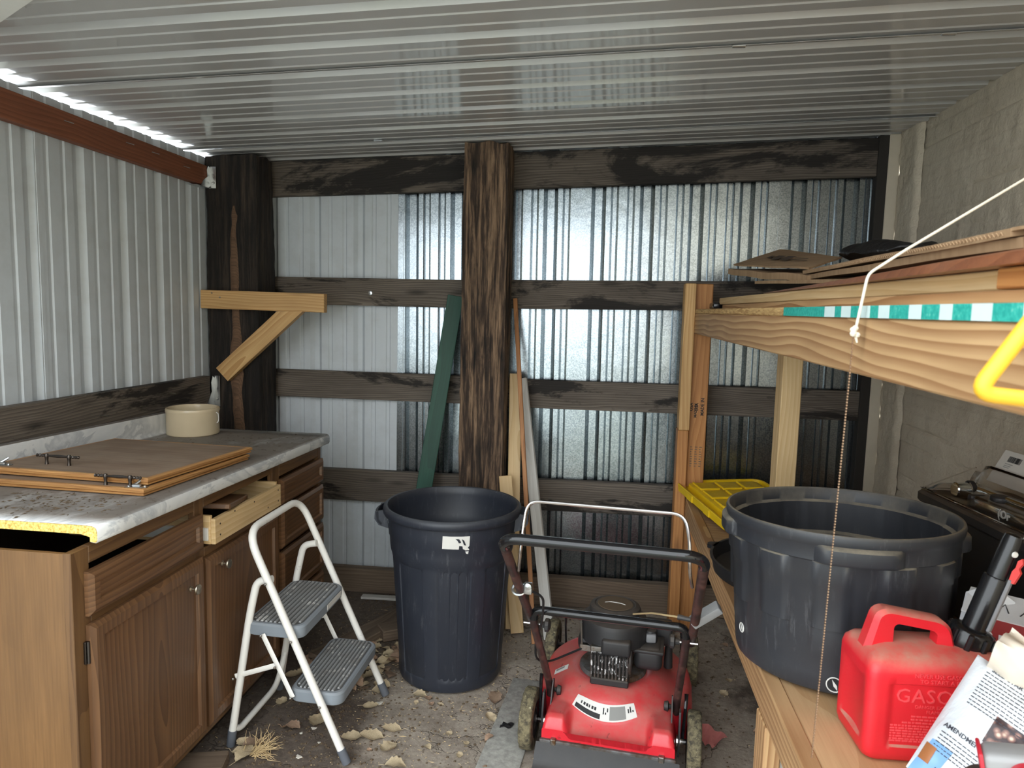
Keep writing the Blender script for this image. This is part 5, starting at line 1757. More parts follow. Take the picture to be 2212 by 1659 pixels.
# clear blister pack with chrome tools -------------------------------------------------
bp = thing('blister_pack', 'clear blister pack with chrome tools and barcoded white card on the black tote', 'packaging', (1.10, 2.05, 0.949))
t0, t1 = Vector((0.985, 2.285, 0.951)), Vector((1.062, 1.60, 0.951))
ax = (t1 - t0).normalized()
ay = Vector((-ax.y, ax.x, 0))
if ay.x < 0:
    ay = -ay
LB = (t1 - t0).length
BM_ = Matrix(((ax.x, ay.x, 0, t0.x), (ax.y, ay.y, 0, t0.y), (0, 0, 1, t0.z), (0, 0, 0, 1)))
WMb = WM[bp.name].inverted() @ BM_
dp = 0.165
tray = MB().grid(30, 16, lambda u, v: (u * LB, v * dp, 0.004 + 0.030 * sm(0.05, 0.16, v) * sm(0.03, 0.08, u) * (1 - sm(0.93, 0.98, u)) + 0.055 * sm(0.84, 1.0, v)))
o = part('clear_shell', tray, M['clear'], bp, WMb, 40, local=True)
so = o.modifiers.new('gauge', 'SOLIDIFY')
so.thickness = 0.0012
part('shell_lip', MB().tube([(0.0, dp, 0.07), (0.0, 0.01, 0.004), (0.012, 0.0, 0.003), (LB - 0.012, 0.0, 0.003), (LB, 0.01, 0.004)], 0.0022, 6), M['clear'], bp, WMb, local=True)
# card leaning up at the back
cardM = WMb @ Matrix.Translation((0.06, dp - 0.005, 0.045)) @ Matrix.Rotation(math.radians(62), 4, 'X')
cd = part('backing_card', MB().rbox((0, 0, 0), (LB - 0.06, 0.105, 0.0012), 0.0004, 1), M['backing'], bp, cardM, local=True)
bc = MB()
random.seed(11)
x = 0.032
while x < 0.085:
    w = random.choice((0.0006, 0.001, 0.0016))
    bc.box((x, 0.072, 0.0012), (x + w, 0.090, 0.0016))
    x += w + random.choice((0.0006, 0.001, 0.0014))
part('barcode', bc, M['decal_black'], cd, local=True)
tl = MB()
for (x0, y0, w) in ((0.03, 0.064, 0.03), (0.03, 0.058, 0.026), (0.03, 0.053, 0.022)):
    xx = x0
    while xx < x0 + w:
        ww = random.uniform(0.002, 0.006)
        tl.box((xx, y0, 0.0012), (xx + ww, y0 + 0.0025, 0.0015))
        xx += ww + 0.0012
part('card_print', tl, M['decal_grey'], cd, local=True)
# tools
sk_ = MB().lathe([(0.0, 0.020), (0.019, 0.020), (0.022, 0.017), (0.022, -0.017), (0.019, -0.020), (0.0, -0.020)], 30, WMb @ Matrix.Translation((0.105, 0.060, 0.024)) @ Matrix.Rotation(PI / 2, 4, 'X'))
part('socket', sk_, M['tool_chrome'], bp, local=True)
part('socket_ring', MB().lathe([(0.0225, -0.006), (0.026, -0.005), (0.026, 0.005), (0.0225, 0.006)], 30, WMb @ Matrix.Translation((0.105, 0.086, 0.026)) @ Matrix.Rotation(PI / 2, 4, 'X')), M['tool_black'], bp, local=True)
part('ratchet_shaft', MB().tube([(0.13, 0.095, 0.03), (0.24, 0.10, 0.03)], 0.011, 14, M=WMb), M['tool_chrome'], bp, local=True)
part('ratchet_head', MB().lathe([(0.0, 0.014), (0.020, 0.014), (0.023, 0.010), (0.023, -0.010), (0.0, -0.012)], 24, WMb @ Matrix.Translation((0.245, 0.078, 0.030))), M['tool_black'], bp, local=True)
part('ratchet_handle', MB().rbox((0.215, 0.022, 0.006), (0.56, 0.060, 0.030), 0.006, 2, WMb), M['tool_chrome'], bp, local=True)
part('second_shaft', MB().tube([(0.265, 0.085, 0.036), (0.58, 0.095, 0.036)], 0.010, 14, M=WMb), M['tool_chrome'], bp, local=True)
part('tool_clip', MB().rbox((0.200, 0.018, 0.004), (0.218, 0.066, 0.036), 0.004, 2, WMb), M['tool_black'], bp, local=True)
me = text_mesh('(Or', 0.030, 0.0004, bold=0.0008)
part('tool_lettering', me, M['decal'], bp, WMb @ Matrix.Translation((0.325, 0.0215, 0.009)) @ Matrix.Rotation(PI / 2, 4, 'X'), local=True)

# fuel can --------------------------------------------------------------------
gc_M = Matrix.Translation((0.652, 1.428, DZ)) @ Matrix.Rotation(math.radians(3), 4, 'Z') @ Matrix.Scale(1.06, 4)
gc = thing('fuel_can', 'dusty red plastic gasoline can with a black spout on the lower shelf beside the tub', 'fuel can', M=gc_M)
hw, hd = 0.128, 0.072


def can_loop(ins, z, rec=0.0, lift=0.0, r=0.017):
    out = []
    X, Y = hw - ins, hd - ins
    r = max(0.008, min(r, Y * 0.9))
    segs = [((-X + r, -Y), (X - r, -Y), 36), ((X, -Y + r), (X, Y - r), 10), ((X - r, Y), (-X + r, Y), 16), ((-X, Y - r), (-X, -Y + r), 12)]
    cen = [((X - r, -Y + r), -PI / 2), ((X - r, Y - r), 0), ((-X + r, Y - r), PI / 2), ((-X + r, -Y + r), PI)]
    for si, ((a, b, n), (c, a0)) in enumerate(zip(segs, cen)):
        for k in range(n):
            t = k / n
            x, y = a[0] + (b[0] - a[0]) * t, a[1] + (b[1] - a[1]) * t
            if si == 0 and rec:
                y += rec * sm(-X + 0.036, -X + 0.042, x) * (1 - sm(X - 0.042, X - 0.036, x))
            if si == 3 and rec:
                x += rec * 2.0 * math.sin(PI * t)
            out.append((x, y, z + lift * (x / hw)))
        for k in range(5):
            aa = a0 + PI / 2 * (k + 0.0) / 5
            out.append((c[0] + r * math.cos(aa), c[1] + r * math.sin(aa), z + lift * (c[0] / hw)))
    return out


R = 0.0045
levels = [(0.030, 0.0, 0), (0.012, 0.002, 0), (0.003, 0.010, 0), (0.0, 0.022, 0), (0.0, 0.034, 0), (0.0, 0.037, R), (0.0, 0.06, R), (0.0, 0.10, R), (0.0, 0.150, R), (0.0, 0.153, 0), (0.0, 0.168, 0), (0.003, 0.182, 0), (0.012, 0.193, 0), (0.028, 0.199, 0), (0.045, 0.203, 0)]
part('can_body', MB().loft([can_loop(i, z, r) for i, z, r in levels]), M['red_plastic'], gc, None, 45, local=True)
# handle: broad fin carrying a slot


def resample(poly, n):
    P = [Vector((x, 0, z)) for x, z in poly]
    P = fillet([*P, P[0]], 0.010, 4)[:-1]
    P.append(P[0])
    L = [0.0]
    for a, b in zip(P, P[1:]):
        L.append(L[-1] + (b - a).length)
    out = []
    for k in range(n):
        d = L[-1] * k / n
        i = max(q for q in range(len(L) - 1) if L[q] <= d + 1e-9)
        t = (d - L[i]) / max(1e-9, L[i + 1] - L[i])
        out.append(P[i].lerp(P[i + 1], t))
    return out


outer = resample([(-0.122, 0.176), (-0.100, 0.258), (-0.085, 0.266), (0.018, 0.250), (0.034, 0.236), (0.050, 0.180)], 64)
inner = resample([(-0.066, 0.188), (-0.066, 0.232), (-0.060, 0.238), (0.004, 0.228), (0.012, 0.222), (0.010, 0.186)], 64)
hl = []
for (src, ins, y) in ((inner, 0, -0.013), (outer, 0.10, -0.019), (outer, 0.0, -0.012), (outer, 0.0, 0.012), (outer, 0.10, 0.019), (inner, 0, 0.013)):
    hl.append([(p.x + (q.x - p.x) * ins * 2.2, y, p.z + (q.z - p.z) * ins * 2.2) for p, q in zip(src, inner if src is outer else outer)])
part('can_handle', MB().loft(hl, closed=True), M['red_plastic'], gc, None, 40, local=True)
# neck, cap and spout
ca = Vector((0.27, -0.03, 0.95)).normalized()
cb_ = Vector((0.070, 0.005, 0.184))
xa = Vector((0, 1, 0)).cross(ca).normalized()
ya_ = ca.cross(xa)
CM = Matrix(((xa.x, ya_.x, ca.x, cb_.x), (xa.y, ya_.y, ca.y, cb_.y), (xa.z, ya_.z, ca.z, cb_.z), (0, 0, 0, 1)))
part('can_neck', MB().lathe([(0.046, -0.022), (0.042, 0.006), (0.036, 0.012)], 32, CM), M['red_plastic'], gc, local=True)
cap = MB().lathe([(0.0, 0.050), (0.026, 0.050), (0.034, 0.047), (0.037, 0.043), (0.038, 0.014), (0.036, 0.010), (0.0, 0.010)], 40, CM)
for k in range(9):
    cap.rbox((0.0345, -0.005, 0.012), (0.0425, 0.005, 0.044), 0.002, 1, CM @ Matrix.Rotation(2 * PI * k / 9, 4, 'Z'))
part('screw_cap', cap, M['black_gloss'], gc, local=True)
part('spout', MB().lathe([(0.0, 0.05), (0.0205, 0.05), (0.0205, 0.150), (0.0195, 0.153), (0.0165, 0.154), (0.0160, 0.225), (0.0145, 0.235), (0.0095, 0.238), (0.0, 0.236)], 28, CM), M['black_gloss'], gc, local=True)
part('spout_slide', MB().rbox((0.0195, -0.005, 0.055), (0.026, 0.005, 0.160), 0.0015, 1, CM @ Matrix.Rotation(math.radians(-55), 4, 'Z')), M['grey_plastic'], gc, local=True)
cl = [(0.021, 0.155), (0.030, 0.155), (0.033, 0.178), (0.028, 0.184), (0.031, 0.195), (0.027, 0.203), (0.022, 0.196), (0.023, 0.184), (0.020, 0.175)]
part('spout_clip', MB().prism(cl, -0.004, 0.004, CM @ Matrix.Rotation(math.radians(-55), 4, 'Z') @ axes((0, 0, 0), (1, 0, 0), (0, 0, 1), (0, -1, 0))), M['red_bright'], gc, local=True)
part('spout_tip', MB().tube([(0.013, -0.010, 0.236), (0.013, -0.010, 0.243)], 0.003, 8, M=CM), M['decal'], gc, local=True)
part('vent_button', MB().lathe([(0.0, 0.003), (0.005, 0.0025), (0.006, 0.0)], 12, CM @ Matrix.Rotation(math.radians(-80), 4, 'Z') @ Matrix.Translation((0.0163, 0, 0.205)) @ Matrix.Rotation(PI / 2, 4, 'Y')), M['decal'], gc, local=True)
# moulded lettering
fy = -hd + R


def emboss(body, x, z, size, ex=0.0009, sp_=1.0, y=None, bold=0.0):
    me = text_mesh(body, size, ex, bold=bold, spacing=sp_)
    part('moulded_lettering', me, M['red_highlit'], gc, Matrix.Translation((x, fy if y is None else y, z)) @ Matrix.Rotation(PI / 2, 4, 'X'), local=True)


emboss('GASOLINE', -0.080, 0.118, 0.036, 0.0014, 1.05)
emboss('DANGER EXTREMELY', -0.045, 0.107, 0.0085, 0.0008)
emboss('FLAMMABLE', -0.025, 0.098, 0.0085, 0.0008)
emboss('NEVER USE GASOLINE', -0.052, 0.166, 0.0105, 0.0009, y=-hd)
emboss('TO START A FIRE', -0.042, 0.156, 0.0105, 0.0009, y=-hd)
fm = MB()
random.seed(5)
for i, (z, x0, x1) in enumerate([(0.090, -0.050, 0.06), (0.084, -0.050, 0.06), (0.078, -0.065, 0.06), (0.072, -0.085, 0.02), (0.067, -0.085, 0.03), (0.062, -0.085, 0.03), (0.057, -0.085, 0.025), (0.052, -0.085, 0.03), (0.047, -0.085, 0.0), (0.043, -0.085, 0.02)]):
    xx = x0
    while xx < x1:
        w = random.uniform(0.003, 0.010)
        fm.rbox((xx, fy - 0.0007, z), (xx + w, fy + 0.001, z + 0.003), 0.0003, 1)
        xx += w + 0.0018
part('moulded_lettering', fm, M['red_highlit'], gc, local=True)

# carton behind the can ------------------------------------------------------------
bx_M = Matrix.Translation((0.900, 1.550, DZ)) @ Matrix.Rotation(math.radians(-35), 4, 'Z')
bx_ = thing('carton', 'small open red and white carton between the fuel can and the black tote', 'carton', M=bx_M)
W, Dp, Hh = 0.20, 0.105, 0.225
th = 0.0025
for (nm, a, b, mt) in (('carton_side', (-W / 2, -Dp / 2, 0), (W / 2, -Dp / 2 + th, Hh), 'box_red'), ('carton_side', (-W / 2, Dp / 2 - th, 0), (W / 2, Dp / 2, Hh), 'box_red'), ('carton_end', (-W / 2, -Dp / 2, 0), (-W / 2 + th, Dp / 2, Hh), 'box_red'), ('carton_end', (W / 2 - th, -Dp / 2, 0), (W / 2, Dp / 2, Hh), 'box_red'), ('carton_base', (-W / 2, -Dp / 2, 0), (W / 2, Dp / 2, th), 'box_red')):
    part(nm, MB().box(a, b), M[mt], bx_, local=True)
part('oval_print', MB().lathe([(0.0, 0.0006), (0.026, 0.0006), (0.026, 0.0)], 24, Matrix.Translation((-W / 2 + 0.035, -Dp / 2 - 0.0002, 0.165)) @ Matrix.Rotation(PI / 2, 4, 'X') @ Matrix.Diagonal((0.75, 1.5, 1, 1))), M['box_white'], bx_, local=True)
flp = part('carton_flap', MB().box((-W / 2 - 0.01, 0, 0), (W / 2 + 0.02, 0.10, 0.0025)), M['box_white'], bx_, Matrix.Translation((0.0, -Dp / 2, Hh)) @ Matrix.Rotation(math.radians(14), 4, 'X'), local=True)
hs = MB()
for pts in ([(-0.05, 0.03), (-0.04, 0.06), (-0.03, 0.03)], [(-0.01, 0.03), (0.0, 0.06), (0.015, 0.035), (0.03, 0.06)], [(0.05, 0.03), (0.075, 0.03), (0.075, 0.06)]):
    hs.tube([(x, y, 0.003) for x, y in pts], 0.0014, 5)
part('marker_strokes', hs, M['decal_black'], flp, local=True)
me = text_mesh('ON', 0.06, 0.0003, bold=0.0015)
part('white_label', MB().box((-0.04, -Dp / 2 - 0.0008, 0.02), (W / 2, -Dp / 2, Hh - 0.03)), M['box_white'], bx_, local=True)
part('carton_lettering', me, M['decal_black'], bx_, Matrix.Translation((-0.035, -Dp / 2 - 0.0008, 0.135)) @ Matrix.Rotation(PI / 2, 4, 'X'), local=True)
part('paper_sheet', MB().grid(6, 6, lambda u, v: (-W / 2 - 0.015 + 0.09 * u, -0.03 + 0.05 * v, Hh - 0.03 + 0.05 * v + 0.02 * math.sin(u * 3))), M['box_white'], bx_, local=True)

# seed-mix bag: a slumped pillow with print wrapped on its face --------------------------
# centre of the bag, directions across and up its printed face, and the face normal
bp0 = Vector((0.7328, 1.1323, 0.7332))
bu = Vector((0.6754, -0.6541, -0.3405))
bv = Vector((0.5602, 0.2711, 0.7827))
bn = Vector((-0.4206, -0.7210, 0.5507))
BA, BB, BT = 0.185, 0.116, 0.052


def bag_srf(s, t, off=0.0, side=1):
    """s, t in metres on the bag face"""
    fs, ft = min(1.0, abs(s / BA)), min(1.0, abs(t / BB))
    h = BT * (1 - fs ** 3.2) ** 0.6 * (1 - ft ** 3.2) ** 0.6
    w = 0.007 * noise.noise(Vector((s * 18, t * 24, 4 * side))) + 0.004 * noise.noise(Vector((s * 45 + 3, t * 20, side))) + 0.0022 * noise.noise(Vector((s * 25, t * 90, 7)))
    edge = min(1.0, (1 - max(fs, ft)) * 6)
    p = bp0 + bu * s + bv * t + bn * ((h + w * edge + off) * side)
    if p.z < DZ + 0.003:
        p.z = DZ + 0.003 + 0.1 * (off if side > 0 else 0)
    return tuple(p)


bg = thing('seed_mix_bag', 'white printed plastic bag of seed starting mix slumped in front of the fuel can', 'bag', (0.70, 1.20, DZ))
bgm = MB().grid(60, 44, lambda u, v: bag_srf((2 * u - 1) * BA, (2 * v - 1) * BB))
bgm.grid(30, 22, lambda u, v: bag_srf((2 * u - 1) * BA, (2 * v - 1) * BB, 0, -1))
part('bag_skin', bgm, M['bag_white'], bg, None, 70)


def print_text(body, s, t, size, mat='print_dark', bold=0.0, nm='bag_lettering', rot=0.0):
    me = text_mesh(body, size, 0.0, bold=bold)
    bm = bmesh.new()
    bm.from_mesh(me)
    bmesh.ops.triangulate(bm, faces=bm.faces)
    for v in bm.verts:
        x, y = v.co.x, v.co.y
        c, q = math.cos(rot), math.sin(rot)
        v.co = Vector(bag_srf(s + x * c - y * q, t + x * q + y * c, 0.0012))
    bm.to_mesh(me)
    bm.free()
    return part(nm, me, M[mat], bg)


def print_patch(poly_fn, mat, nm, nu=10, nv=10, off=0.001):
    return part(nm, MB().grid(nu, nv, lambda u, v: bag_srf(*poly_fn(u, v), off)), M[mat], bg, None, 60)


def lines(s0, t0, n, L, dt=0.0062, seed=1, h=0.0017):
    random.seed(seed)
    mb = MB()
    for k in range(n):
        t = t0 - k * dt
        s = s0
        end = s0 + L * random.uniform(0.75, 1.0)
        while s < end:
            w = random.uniform(0.003, 0.008)
            mb.grid(3, 1, lambda u, v: bag_srf(s + w * u, t + h * v, 0.0011))
            s += w + 0.0014
    part('fine_print', mb, M['print_dark'], bg)


print_text('AMENDMENT INSTRUCTIONS', -0.170, -0.022, 0.0105, bold=0.0003)
lines(-0.168, -0.032, 6, 0.20, seed=2)
lines(-0.160, 0.095, 11, 0.10, seed=3)
lines(-0.045, 0.095, 11, 0.13, seed=4)
lines(0.035, 0.018, 4, 0.10, seed=6)
print_text('INSTRUCTIONS', -0.045, 0.102, 0.010, bold=0.0003)
print_text('SEED STARTING', -0.155, 0.102, 0.010, bold=0.0003)
print_text('G208', -0.095, -0.092, 0.012)
print_patch(lambda u, v: (-0.115 + 0.048 * u, -0.006 + 0.048 * v), 'bag_photo', 'seed_picture', 12, 12)
print_patch(lambda u, v: (-0.183 + 0.035 * u + 0.01 * v, -0.12 + 0.07 * v), 'bag_blue', 'blue_print', 8, 12)
print_patch(lambda u, v: (-0.178 + 0.018 * u, -0.09 + 0.03 * v), 'bag_brown', 'brown_print', 6, 8, 0.002)
arc = MB()
pts = [bag_srf(-0.125 + 0.028 * math.cos(a), -0.072 + 0.028 * math.sin(a), 0.0015) for a in [math.radians(-150 + 12 * k) for k in range(16)]]
part('arrow_print', arc.tube(pts, 0.0011, 5), M['print_dark'], bg)
bcm = MB()
random.seed(21)
s = -0.135
while s < -0.09:
    w = random.choice((0.0012, 0.002, 0.0032))
    bcm.grid(1, 4, lambda u, v: bag_srf(s + w * u, -0.124 + 0.022 * v, 0.0012))
    s += w + random.choice((0.0012, 0.002))
part('barcode', bcm, M['print_dark'], bg)


# crumpled open top of the bag
def top_srf(u, v, lift=0.0):
    s = -0.165 + 0.36 * u
    base = bp0 + bu * s + bv * (BB - 0.012 + 0.085 * v) + bn * (0.012 + 0.050 * math.sin(PI * min(1, v * 1.1)) + lift)
    w = 0.016 * noise.noise(Vector((u * 6, v * 3.5, 3))) + 0.008 * noise.noise(Vector((u * 15, v * 7, 9)))
    return tuple(base + bn * w + Vector((0, 0, 0.012 * noise.noise(Vector((u * 5, v * 4, 15))))))


part('open_top', MB().grid(44, 18, top_srf), M['bag_cream'], bg, None, 70)
part('blue_lining', MB().grid(26, 10, lambda u, v: top_srf(0.30 + 0.62 * u, 0.50 + 0.42 * v * (1 - 0.5 * (2 * u - 1) ** 2), 0.003)), M['bag_blue'], bg, None, 70)
part('green_print', MB().grid(26, 8, lambda u, v: top_srf(0.22 + 0.75 * u, 0.02 + 0.22 * v, 0.003)), M['bag_green'], bg, None, 70)
part('brown_print', MB().grid(20, 6, lambda u, v: top_srf(0.36 + 0.6 * u, 0.26 + 0.12 * v, 0.003)), M['bag_brown'], bg, None, 70)

# spray can -------------------------------------------------------------------
sc0 = thing('spray_can', 'navy spray can with a grey and red trigger head on the lower shelf', 'spray can', (0.558, 1.000, DZ), math.radians(-20))
part('can_body', MB().lathe([(0.0, 0.0), (0.030, 0.0), (0.0325, 0.003), (0.0325, 0.195), (0.030, 0.203), (0.0, 0.206)], 36), M['spray_navy'], sc0, local=True)
part('can_band', MB().lathe([(0.0328, 0.172), (0.0330, 0.176), (0.0330, 0.182), (0.0328, 0.186)], 36), M['decal'], sc0, local=True)
part('can_collar', MB().lathe([(0.0325, 0.195), (0.0345, 0.197), (0.0345, 0.209), (0.031, 0.213), (0.026, 0.208), (0.022, 0.214), (0.0, 0.215)], 36), M['engine_black'], sc0, local=True)
hd_M = Matrix.Translation((0.018, 0.0, 0.225)) @ Matrix.Rotation(math.radians(-12), 4, 'Y')
part('trigger_head', MB().rbox((-0.030, -0.022, -0.012), (0.038, 0.022, 0.036), 0.010, 3), M['spray_grey'], sc0, hd_M, local=True)
part('head_rim', MB().rbox((-0.0335, -0.023, -0.013), (-0.028, 0.023, 0.037), 0.0025, 2), M['spray_red'], sc0, hd_M, local=True)
part('nozzle_cap', MB().lathe([(0.024, 0.0), (0.024, 0.016), (0.021, 0.020), (0.0, 0.021)], 30, hd_M @ Matrix.Translation((0.020, -0.022, 0.006)) @ Matrix.Rotation(PI / 2, 4, 'X')), M['spray_red'], sc0, local=True)
part('trigger', MB().rbox((-0.020, -0.030, -0.045), (-0.004, -0.020, 0.012), 0.004, 2), M['spray_grey'], sc0, hd_M, local=True)
part('yellow_dot', MB().lathe([(0.0, 0.002), (0.0045, 0.0015), (0.005, 0.0)], 14, hd_M @ Matrix.Translation((-0.012, -0.030, 0.006)) @ Matrix.Rotation(PI / 2, 4, 'X')), M['gasket_yellow'], sc0, local=True)

# ================================================================== FLOOR LITTER
random.seed(42)


def leaf_mesh(kind, seed):
    """dry curled leaf about 1 unit long, pointed oval with a stalk"""
    random.seed(seed)
    n = 14
    mb = MB()
    cu = random.uniform(0.1, 0.35)
    def fn(u, v):
        t = u
        w = (math.sin(PI * min(1, t * 1.02)) ** 0.7) * 0.36 * (1 + 0.14 * math.sin(9 * PI * t + seed))
        s = 2 * v - 1
        x = t - 0.5
        y = s * w
        z = cu * (s * s) * w * 1.8 + 0.10 * math.sin(3 * t + seed) + 0.09 * noise.noise(Vector((x * 3 + seed, y * 4, seed)))
        return (x, y, z + 0.05)
    mb.grid(n, 6, fn)
    k = len(mb.v)
    mb.tube([fn(0, 0.5), (-0.62, 0.03, 0.05), (-0.8, 0.08, 0.02)], 0.012, 4)
    zmin = min(v[2] for v in mb.v)
    mb.v = [(x, y, z - zmin) for x, y, z in mb.v]
    me = mb.mesh('leaf', 60)
    me.materials.append(M['leaf%d' % kind])
    return me


leaf_meshes = [leaf_mesh(i % 3, 10 + i) for i in range(7)]


def scatter(n, region, smin, smax, lab, grp, kinds=None):
    for _ in range(n):
        x, y = region()
        s = random.uniform(smin, smax)
        me = leaf_meshes[random.choice(kinds) if kinds else random.randrange(len(leaf_meshes))]
        Mx = Matrix.Translation((x, y, floor_z(x, y) + 0.0015)) @ Matrix.Rotation(random.uniform(0, 2 * PI), 4, 'Z') @ Matrix.Rotation(random.uniform(-0.25, 0.25), 4, 'X') @ Matrix.Scale(s, 4)
        o = link('dry_leaf', me, None, Mx)
        tag(o, lab, 'leaf', grp)


def blocked(x, y):
    if math.hypot(x + 0.57, y - 2.722) < 0.225:
        return True
    if -0.26 < x - 0.07 < 0.36 and 2.1 < y < 2.85:
        return True
    return x < -1.19


def rect(x0, x1, y0, y1):
    def f():
        while True:
            x, y = random.uniform(x0, x1), random.uniform(y0, y1)
            if not blocked(x, y):
                return x, y
    return f


scatter(46, rect(-0.95, -0.74, 2.50, 2.90), 0.035, 0.075, 'dry brown leaf in the heap beside the trash can', 'leaves heaped beside the trash can')
scatter(16, rect(-1.17, -0.95, 2.10, 2.75), 0.04, 0.085, 'dry brown leaf on the soil under the step stool', 'leaves under the step stool')
for (x, y, s, k) in ((-0.80, 2.20, 0.075, 0), (-0.735, 2.215, 0.085, 0), (-0.66, 2.165, 0.075, 0), (-0.68, 2.27, 0.07, 0), (-0.61, 2.08, 0.07, 3), (-0.80, 2.40, 0.06, 6), (-0.355, 2.53, 0.07, 1), (-0.35, 2.40, 0.055, 0), (-0.64, 2.5, 0.06, 3), (0.40, 2.9, 0.06, 3), (0.36, 2.62, 0.05, 1), (0.42, 2.45, 0.05, 1)):
    Mx = Matrix.Translation((x, y, floor_z(x, y) + 0.0015)) @ Matrix.Rotation(random.uniform(0, 2 * PI), 4, 'Z') @ Matrix.Scale(s, 4)
    tag(link('dry_leaf', leaf_meshes[k], None, Mx), 'pale dry leaf lying singly on the open floor', 'leaf', 'single leaves on the open floor')
scatter(22, rect(-0.75, -0.22, 2.05, 3.0), 0.018, 0.040, 'small dry leaf scrap on the concrete floor', 'leaf scraps on the concrete')
scatter(10, rect(0.32, 0.95, 2.2, 3.2), 0.02, 0.045, 'small dry leaf scrap on the soil below the shelving', 'leaf scraps below the shelving')

# wood shavings and grit: nobody could count them
gr2 = MB()
random.seed(9)
for _ in range(1500):
    if random.random() < 0.75:
        x, y = random.gauss(-0.5, 0.28), random.uniform(2.0, 3.1)
    else:
        x, y = random.uniform(-1.25, 0.9), random.uniform(2.0, 3.3)
    s = random.uniform(0.0012, 0.004)
    a = random.uniform(0, PI)
    l = s * random.choice((1, 1, 1, 1.5, 1.5, 4))
    z = floor_z(x, y)
    c, q = math.cos(a), math.sin(a)
    k = len(gr2.v)
    h = s * 0.5
    gr2.v += [(x + c * l, y + q * l, z), (x - q * s * 0.5, y + c * s * 0.5, z), (x - c * l, y - q * l, z), (x + q * s * 0.5, y - c * s * 0.5, z), (x, y, z + h)]
    gr2.f += [(k, k + 1, k + 4), (k + 1, k + 2, k + 4), (k + 2, k + 3, k + 4), (k + 3, k, k + 4)]
o = part('wood_chips', gr2, M['straw'], None, None, 0)
tag(o, 'pale wood chips and grit scattered over the shed floor', 'debris')
o['kind'] = 'stuff'
gr3 = MB()
for _ in range(2600):
    x, y = random.uniform(-1.25, 0.9), random.uniform(2.0, 3.35)
    if random.random() < 0.5:
        x = random.gauss(-0.9, 0.2)
    s = random.uniform(0.002, 0.008)
    z = floor_z(x, y)
    k = len(gr3.v)
    p = [(x + s * math.cos(a + s * 900), y + s * math.sin(a + s * 900), z) for a in (0, 1.6, 3.1, 4.7)]
    gr3.v += p + [(x, y, z + s * 0.6)]
    gr3.f += [(k, k + 1, k + 4), (k + 1, k + 2, k + 4), (k + 2, k + 3, k + 4), (k + 3, k, k + 4)]
o = part('soil_crumbs', gr3, M['crock_in'], None, None, 0)
tag(o, 'dark soil crumbs scattered over the shed floor', 'debris')
o['kind'] = 'stuff'

# white chips
for i, (x, y, s) in enumerate(((-0.95, 2.235, 0.012), (-0.935, 2.075, 0.013), (-0.79, 2.12, 0.006), (-1.02, 2.26, 0.009), (-0.98, 2.20, 0.006), (-0.775, 2.43, 0.014), (-0.90, 2.16, 0.006), (0.38, 2.72, 0.008))):
    mb = MB().prism([(s * (0.7 + 0.4 * math.sin(3 * a + i)) * math.cos(a), s * (0.7 + 0.3 * math.cos(2 * a + i)) * math.sin(a)) for a in [2 * PI * k / 9 for k in range(9)]], 0.0, 0.003, Matrix.Translation((x, y, floor_z(x, y) + 0.001)))
    tag(part('paint_flake', mb, M['chip']), 'small white paint flake on the shed floor', 'flake', 'white flakes on the floor')

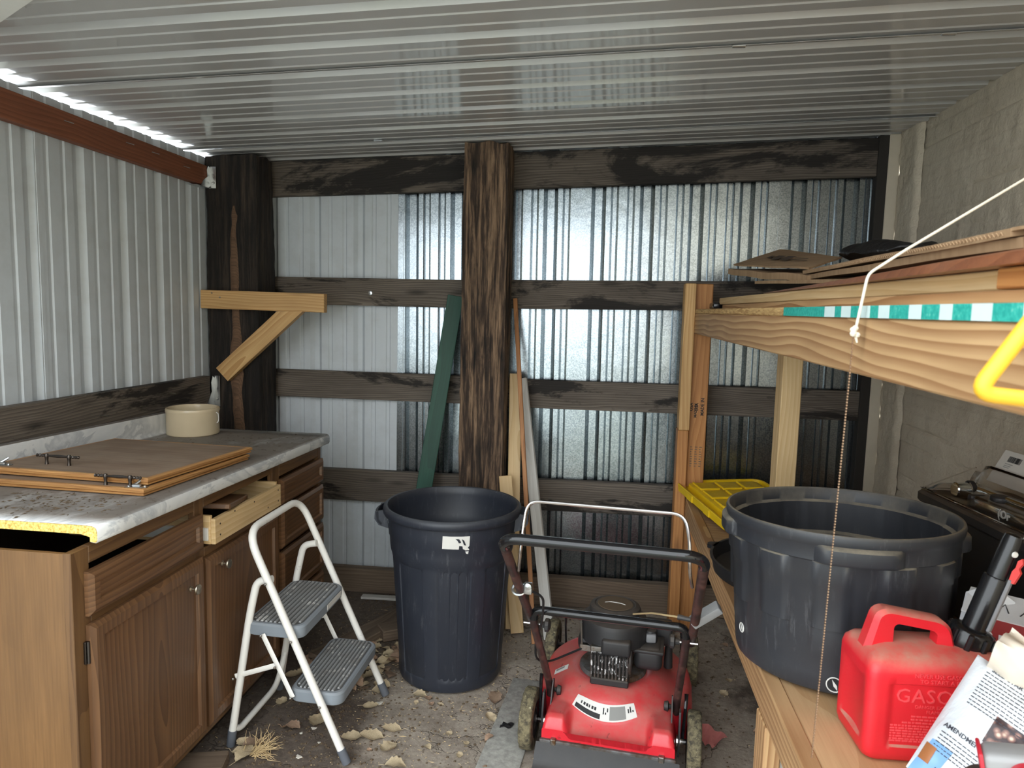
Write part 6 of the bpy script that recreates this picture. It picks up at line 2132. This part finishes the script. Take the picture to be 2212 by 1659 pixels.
# dried root clump
rc = thing('dried_plant', 'tangled dried plant clump with pale roots on the floor near the stool', 'plant', (-1.06, 2.06, 0.0))
rm = MB()
random.seed(4)
for _ in range(60):
    a = random.uniform(-0.4, 1.9)
    p = Vector((-1.075 + random.gauss(0, 0.012), 2.055 + random.gauss(0, 0.01), 0.006))
    d = Vector((math.cos(a), math.sin(a) * 0.6, random.uniform(0.1, 1.0))).normalized()
    pts = [p]
    for _k in range(5):
        d = (d + Vector((random.gauss(0, 0.35), random.gauss(0, 0.35), random.gauss(-0.12, 0.25)))).normalized()
        p = p + d * random.uniform(0.010, 0.022)
        p.z = max(0.003, p.z)
        pts.append(p.copy())
    rm.tube(pts, [0.0016, 0.0014, 0.0012, 0.001, 0.0008, 0.0005], 4)
part('roots', rm, M['straw'], rc)
for i, (x, y, s, k) in enumerate(((-1.115, 2.055, 0.08, 0), (-1.10, 2.03, 0.07, 3), (-1.13, 2.085, 0.06, 6), (-1.09, 2.075, 0.07, 1))):
    o = link('plant_leaf', leaf_meshes[k], rc, Matrix.Translation((x, y, 0.004 + 0.006 * i)) @ Matrix.Rotation(i * 1.3, 4, 'Z') @ Matrix.Scale(s, 4))

# grey paver under the mower wheel
pv_ = MB().rbox((-0.07, -0.30, 0), (0.07, 0.30, 0.0105), 0.004, 2)
tag(part('paver_slab', pv_, M['slab'], None, Matrix.Translation((-0.262, 2.385, -0.008)) @ Matrix.Rotation(math.radians(-5), 4, 'Z')), 'thin grey stone slab on the floor under the mower wheel', 'slab')
# pink scrap
tag(part('plastic_scrap', MB().grid(8, 5, lambda u, v: (0.375 + 0.085 * u * (0.5 + 0.5 * v) + 0.02 * v, 2.36 + 0.07 * v - 0.03 * u, 0.004 + 0.028 * v * (1 - u) + 0.016 * abs(math.sin(6 * u + 3 * v)))), M['pink'], None, None, 60), 'torn pink plastic scrap on the floor beside the mower wheel', 'scrap')
# pale offcut by the sill
tag(part('pale_offcut', MB().rbox((-0.10, -0.02, 0), (0.10, 0.02, 0.012), 0.002, 1), M['white_paint_wood'], None, Matrix.Translation((-1.06, 3.34, 0.0)) @ Matrix.Rotation(0.05, 4, 'Z')), 'pale offcut strip lying against the sill board', 'wood offcut')
o = part('dark_rag', MB().grid(8, 8, lambda u, v: (-0.31 + 0.04 * u + 0.01 * v, 2.335 + 0.03 * v, 0.003 + 0.008 * abs(math.sin(4 * u + 5 * v)))), M['bag_black'], None, None, 60)
tag(o, 'small dark blue-black plastic scrap on the floor near the paver', 'scrap')
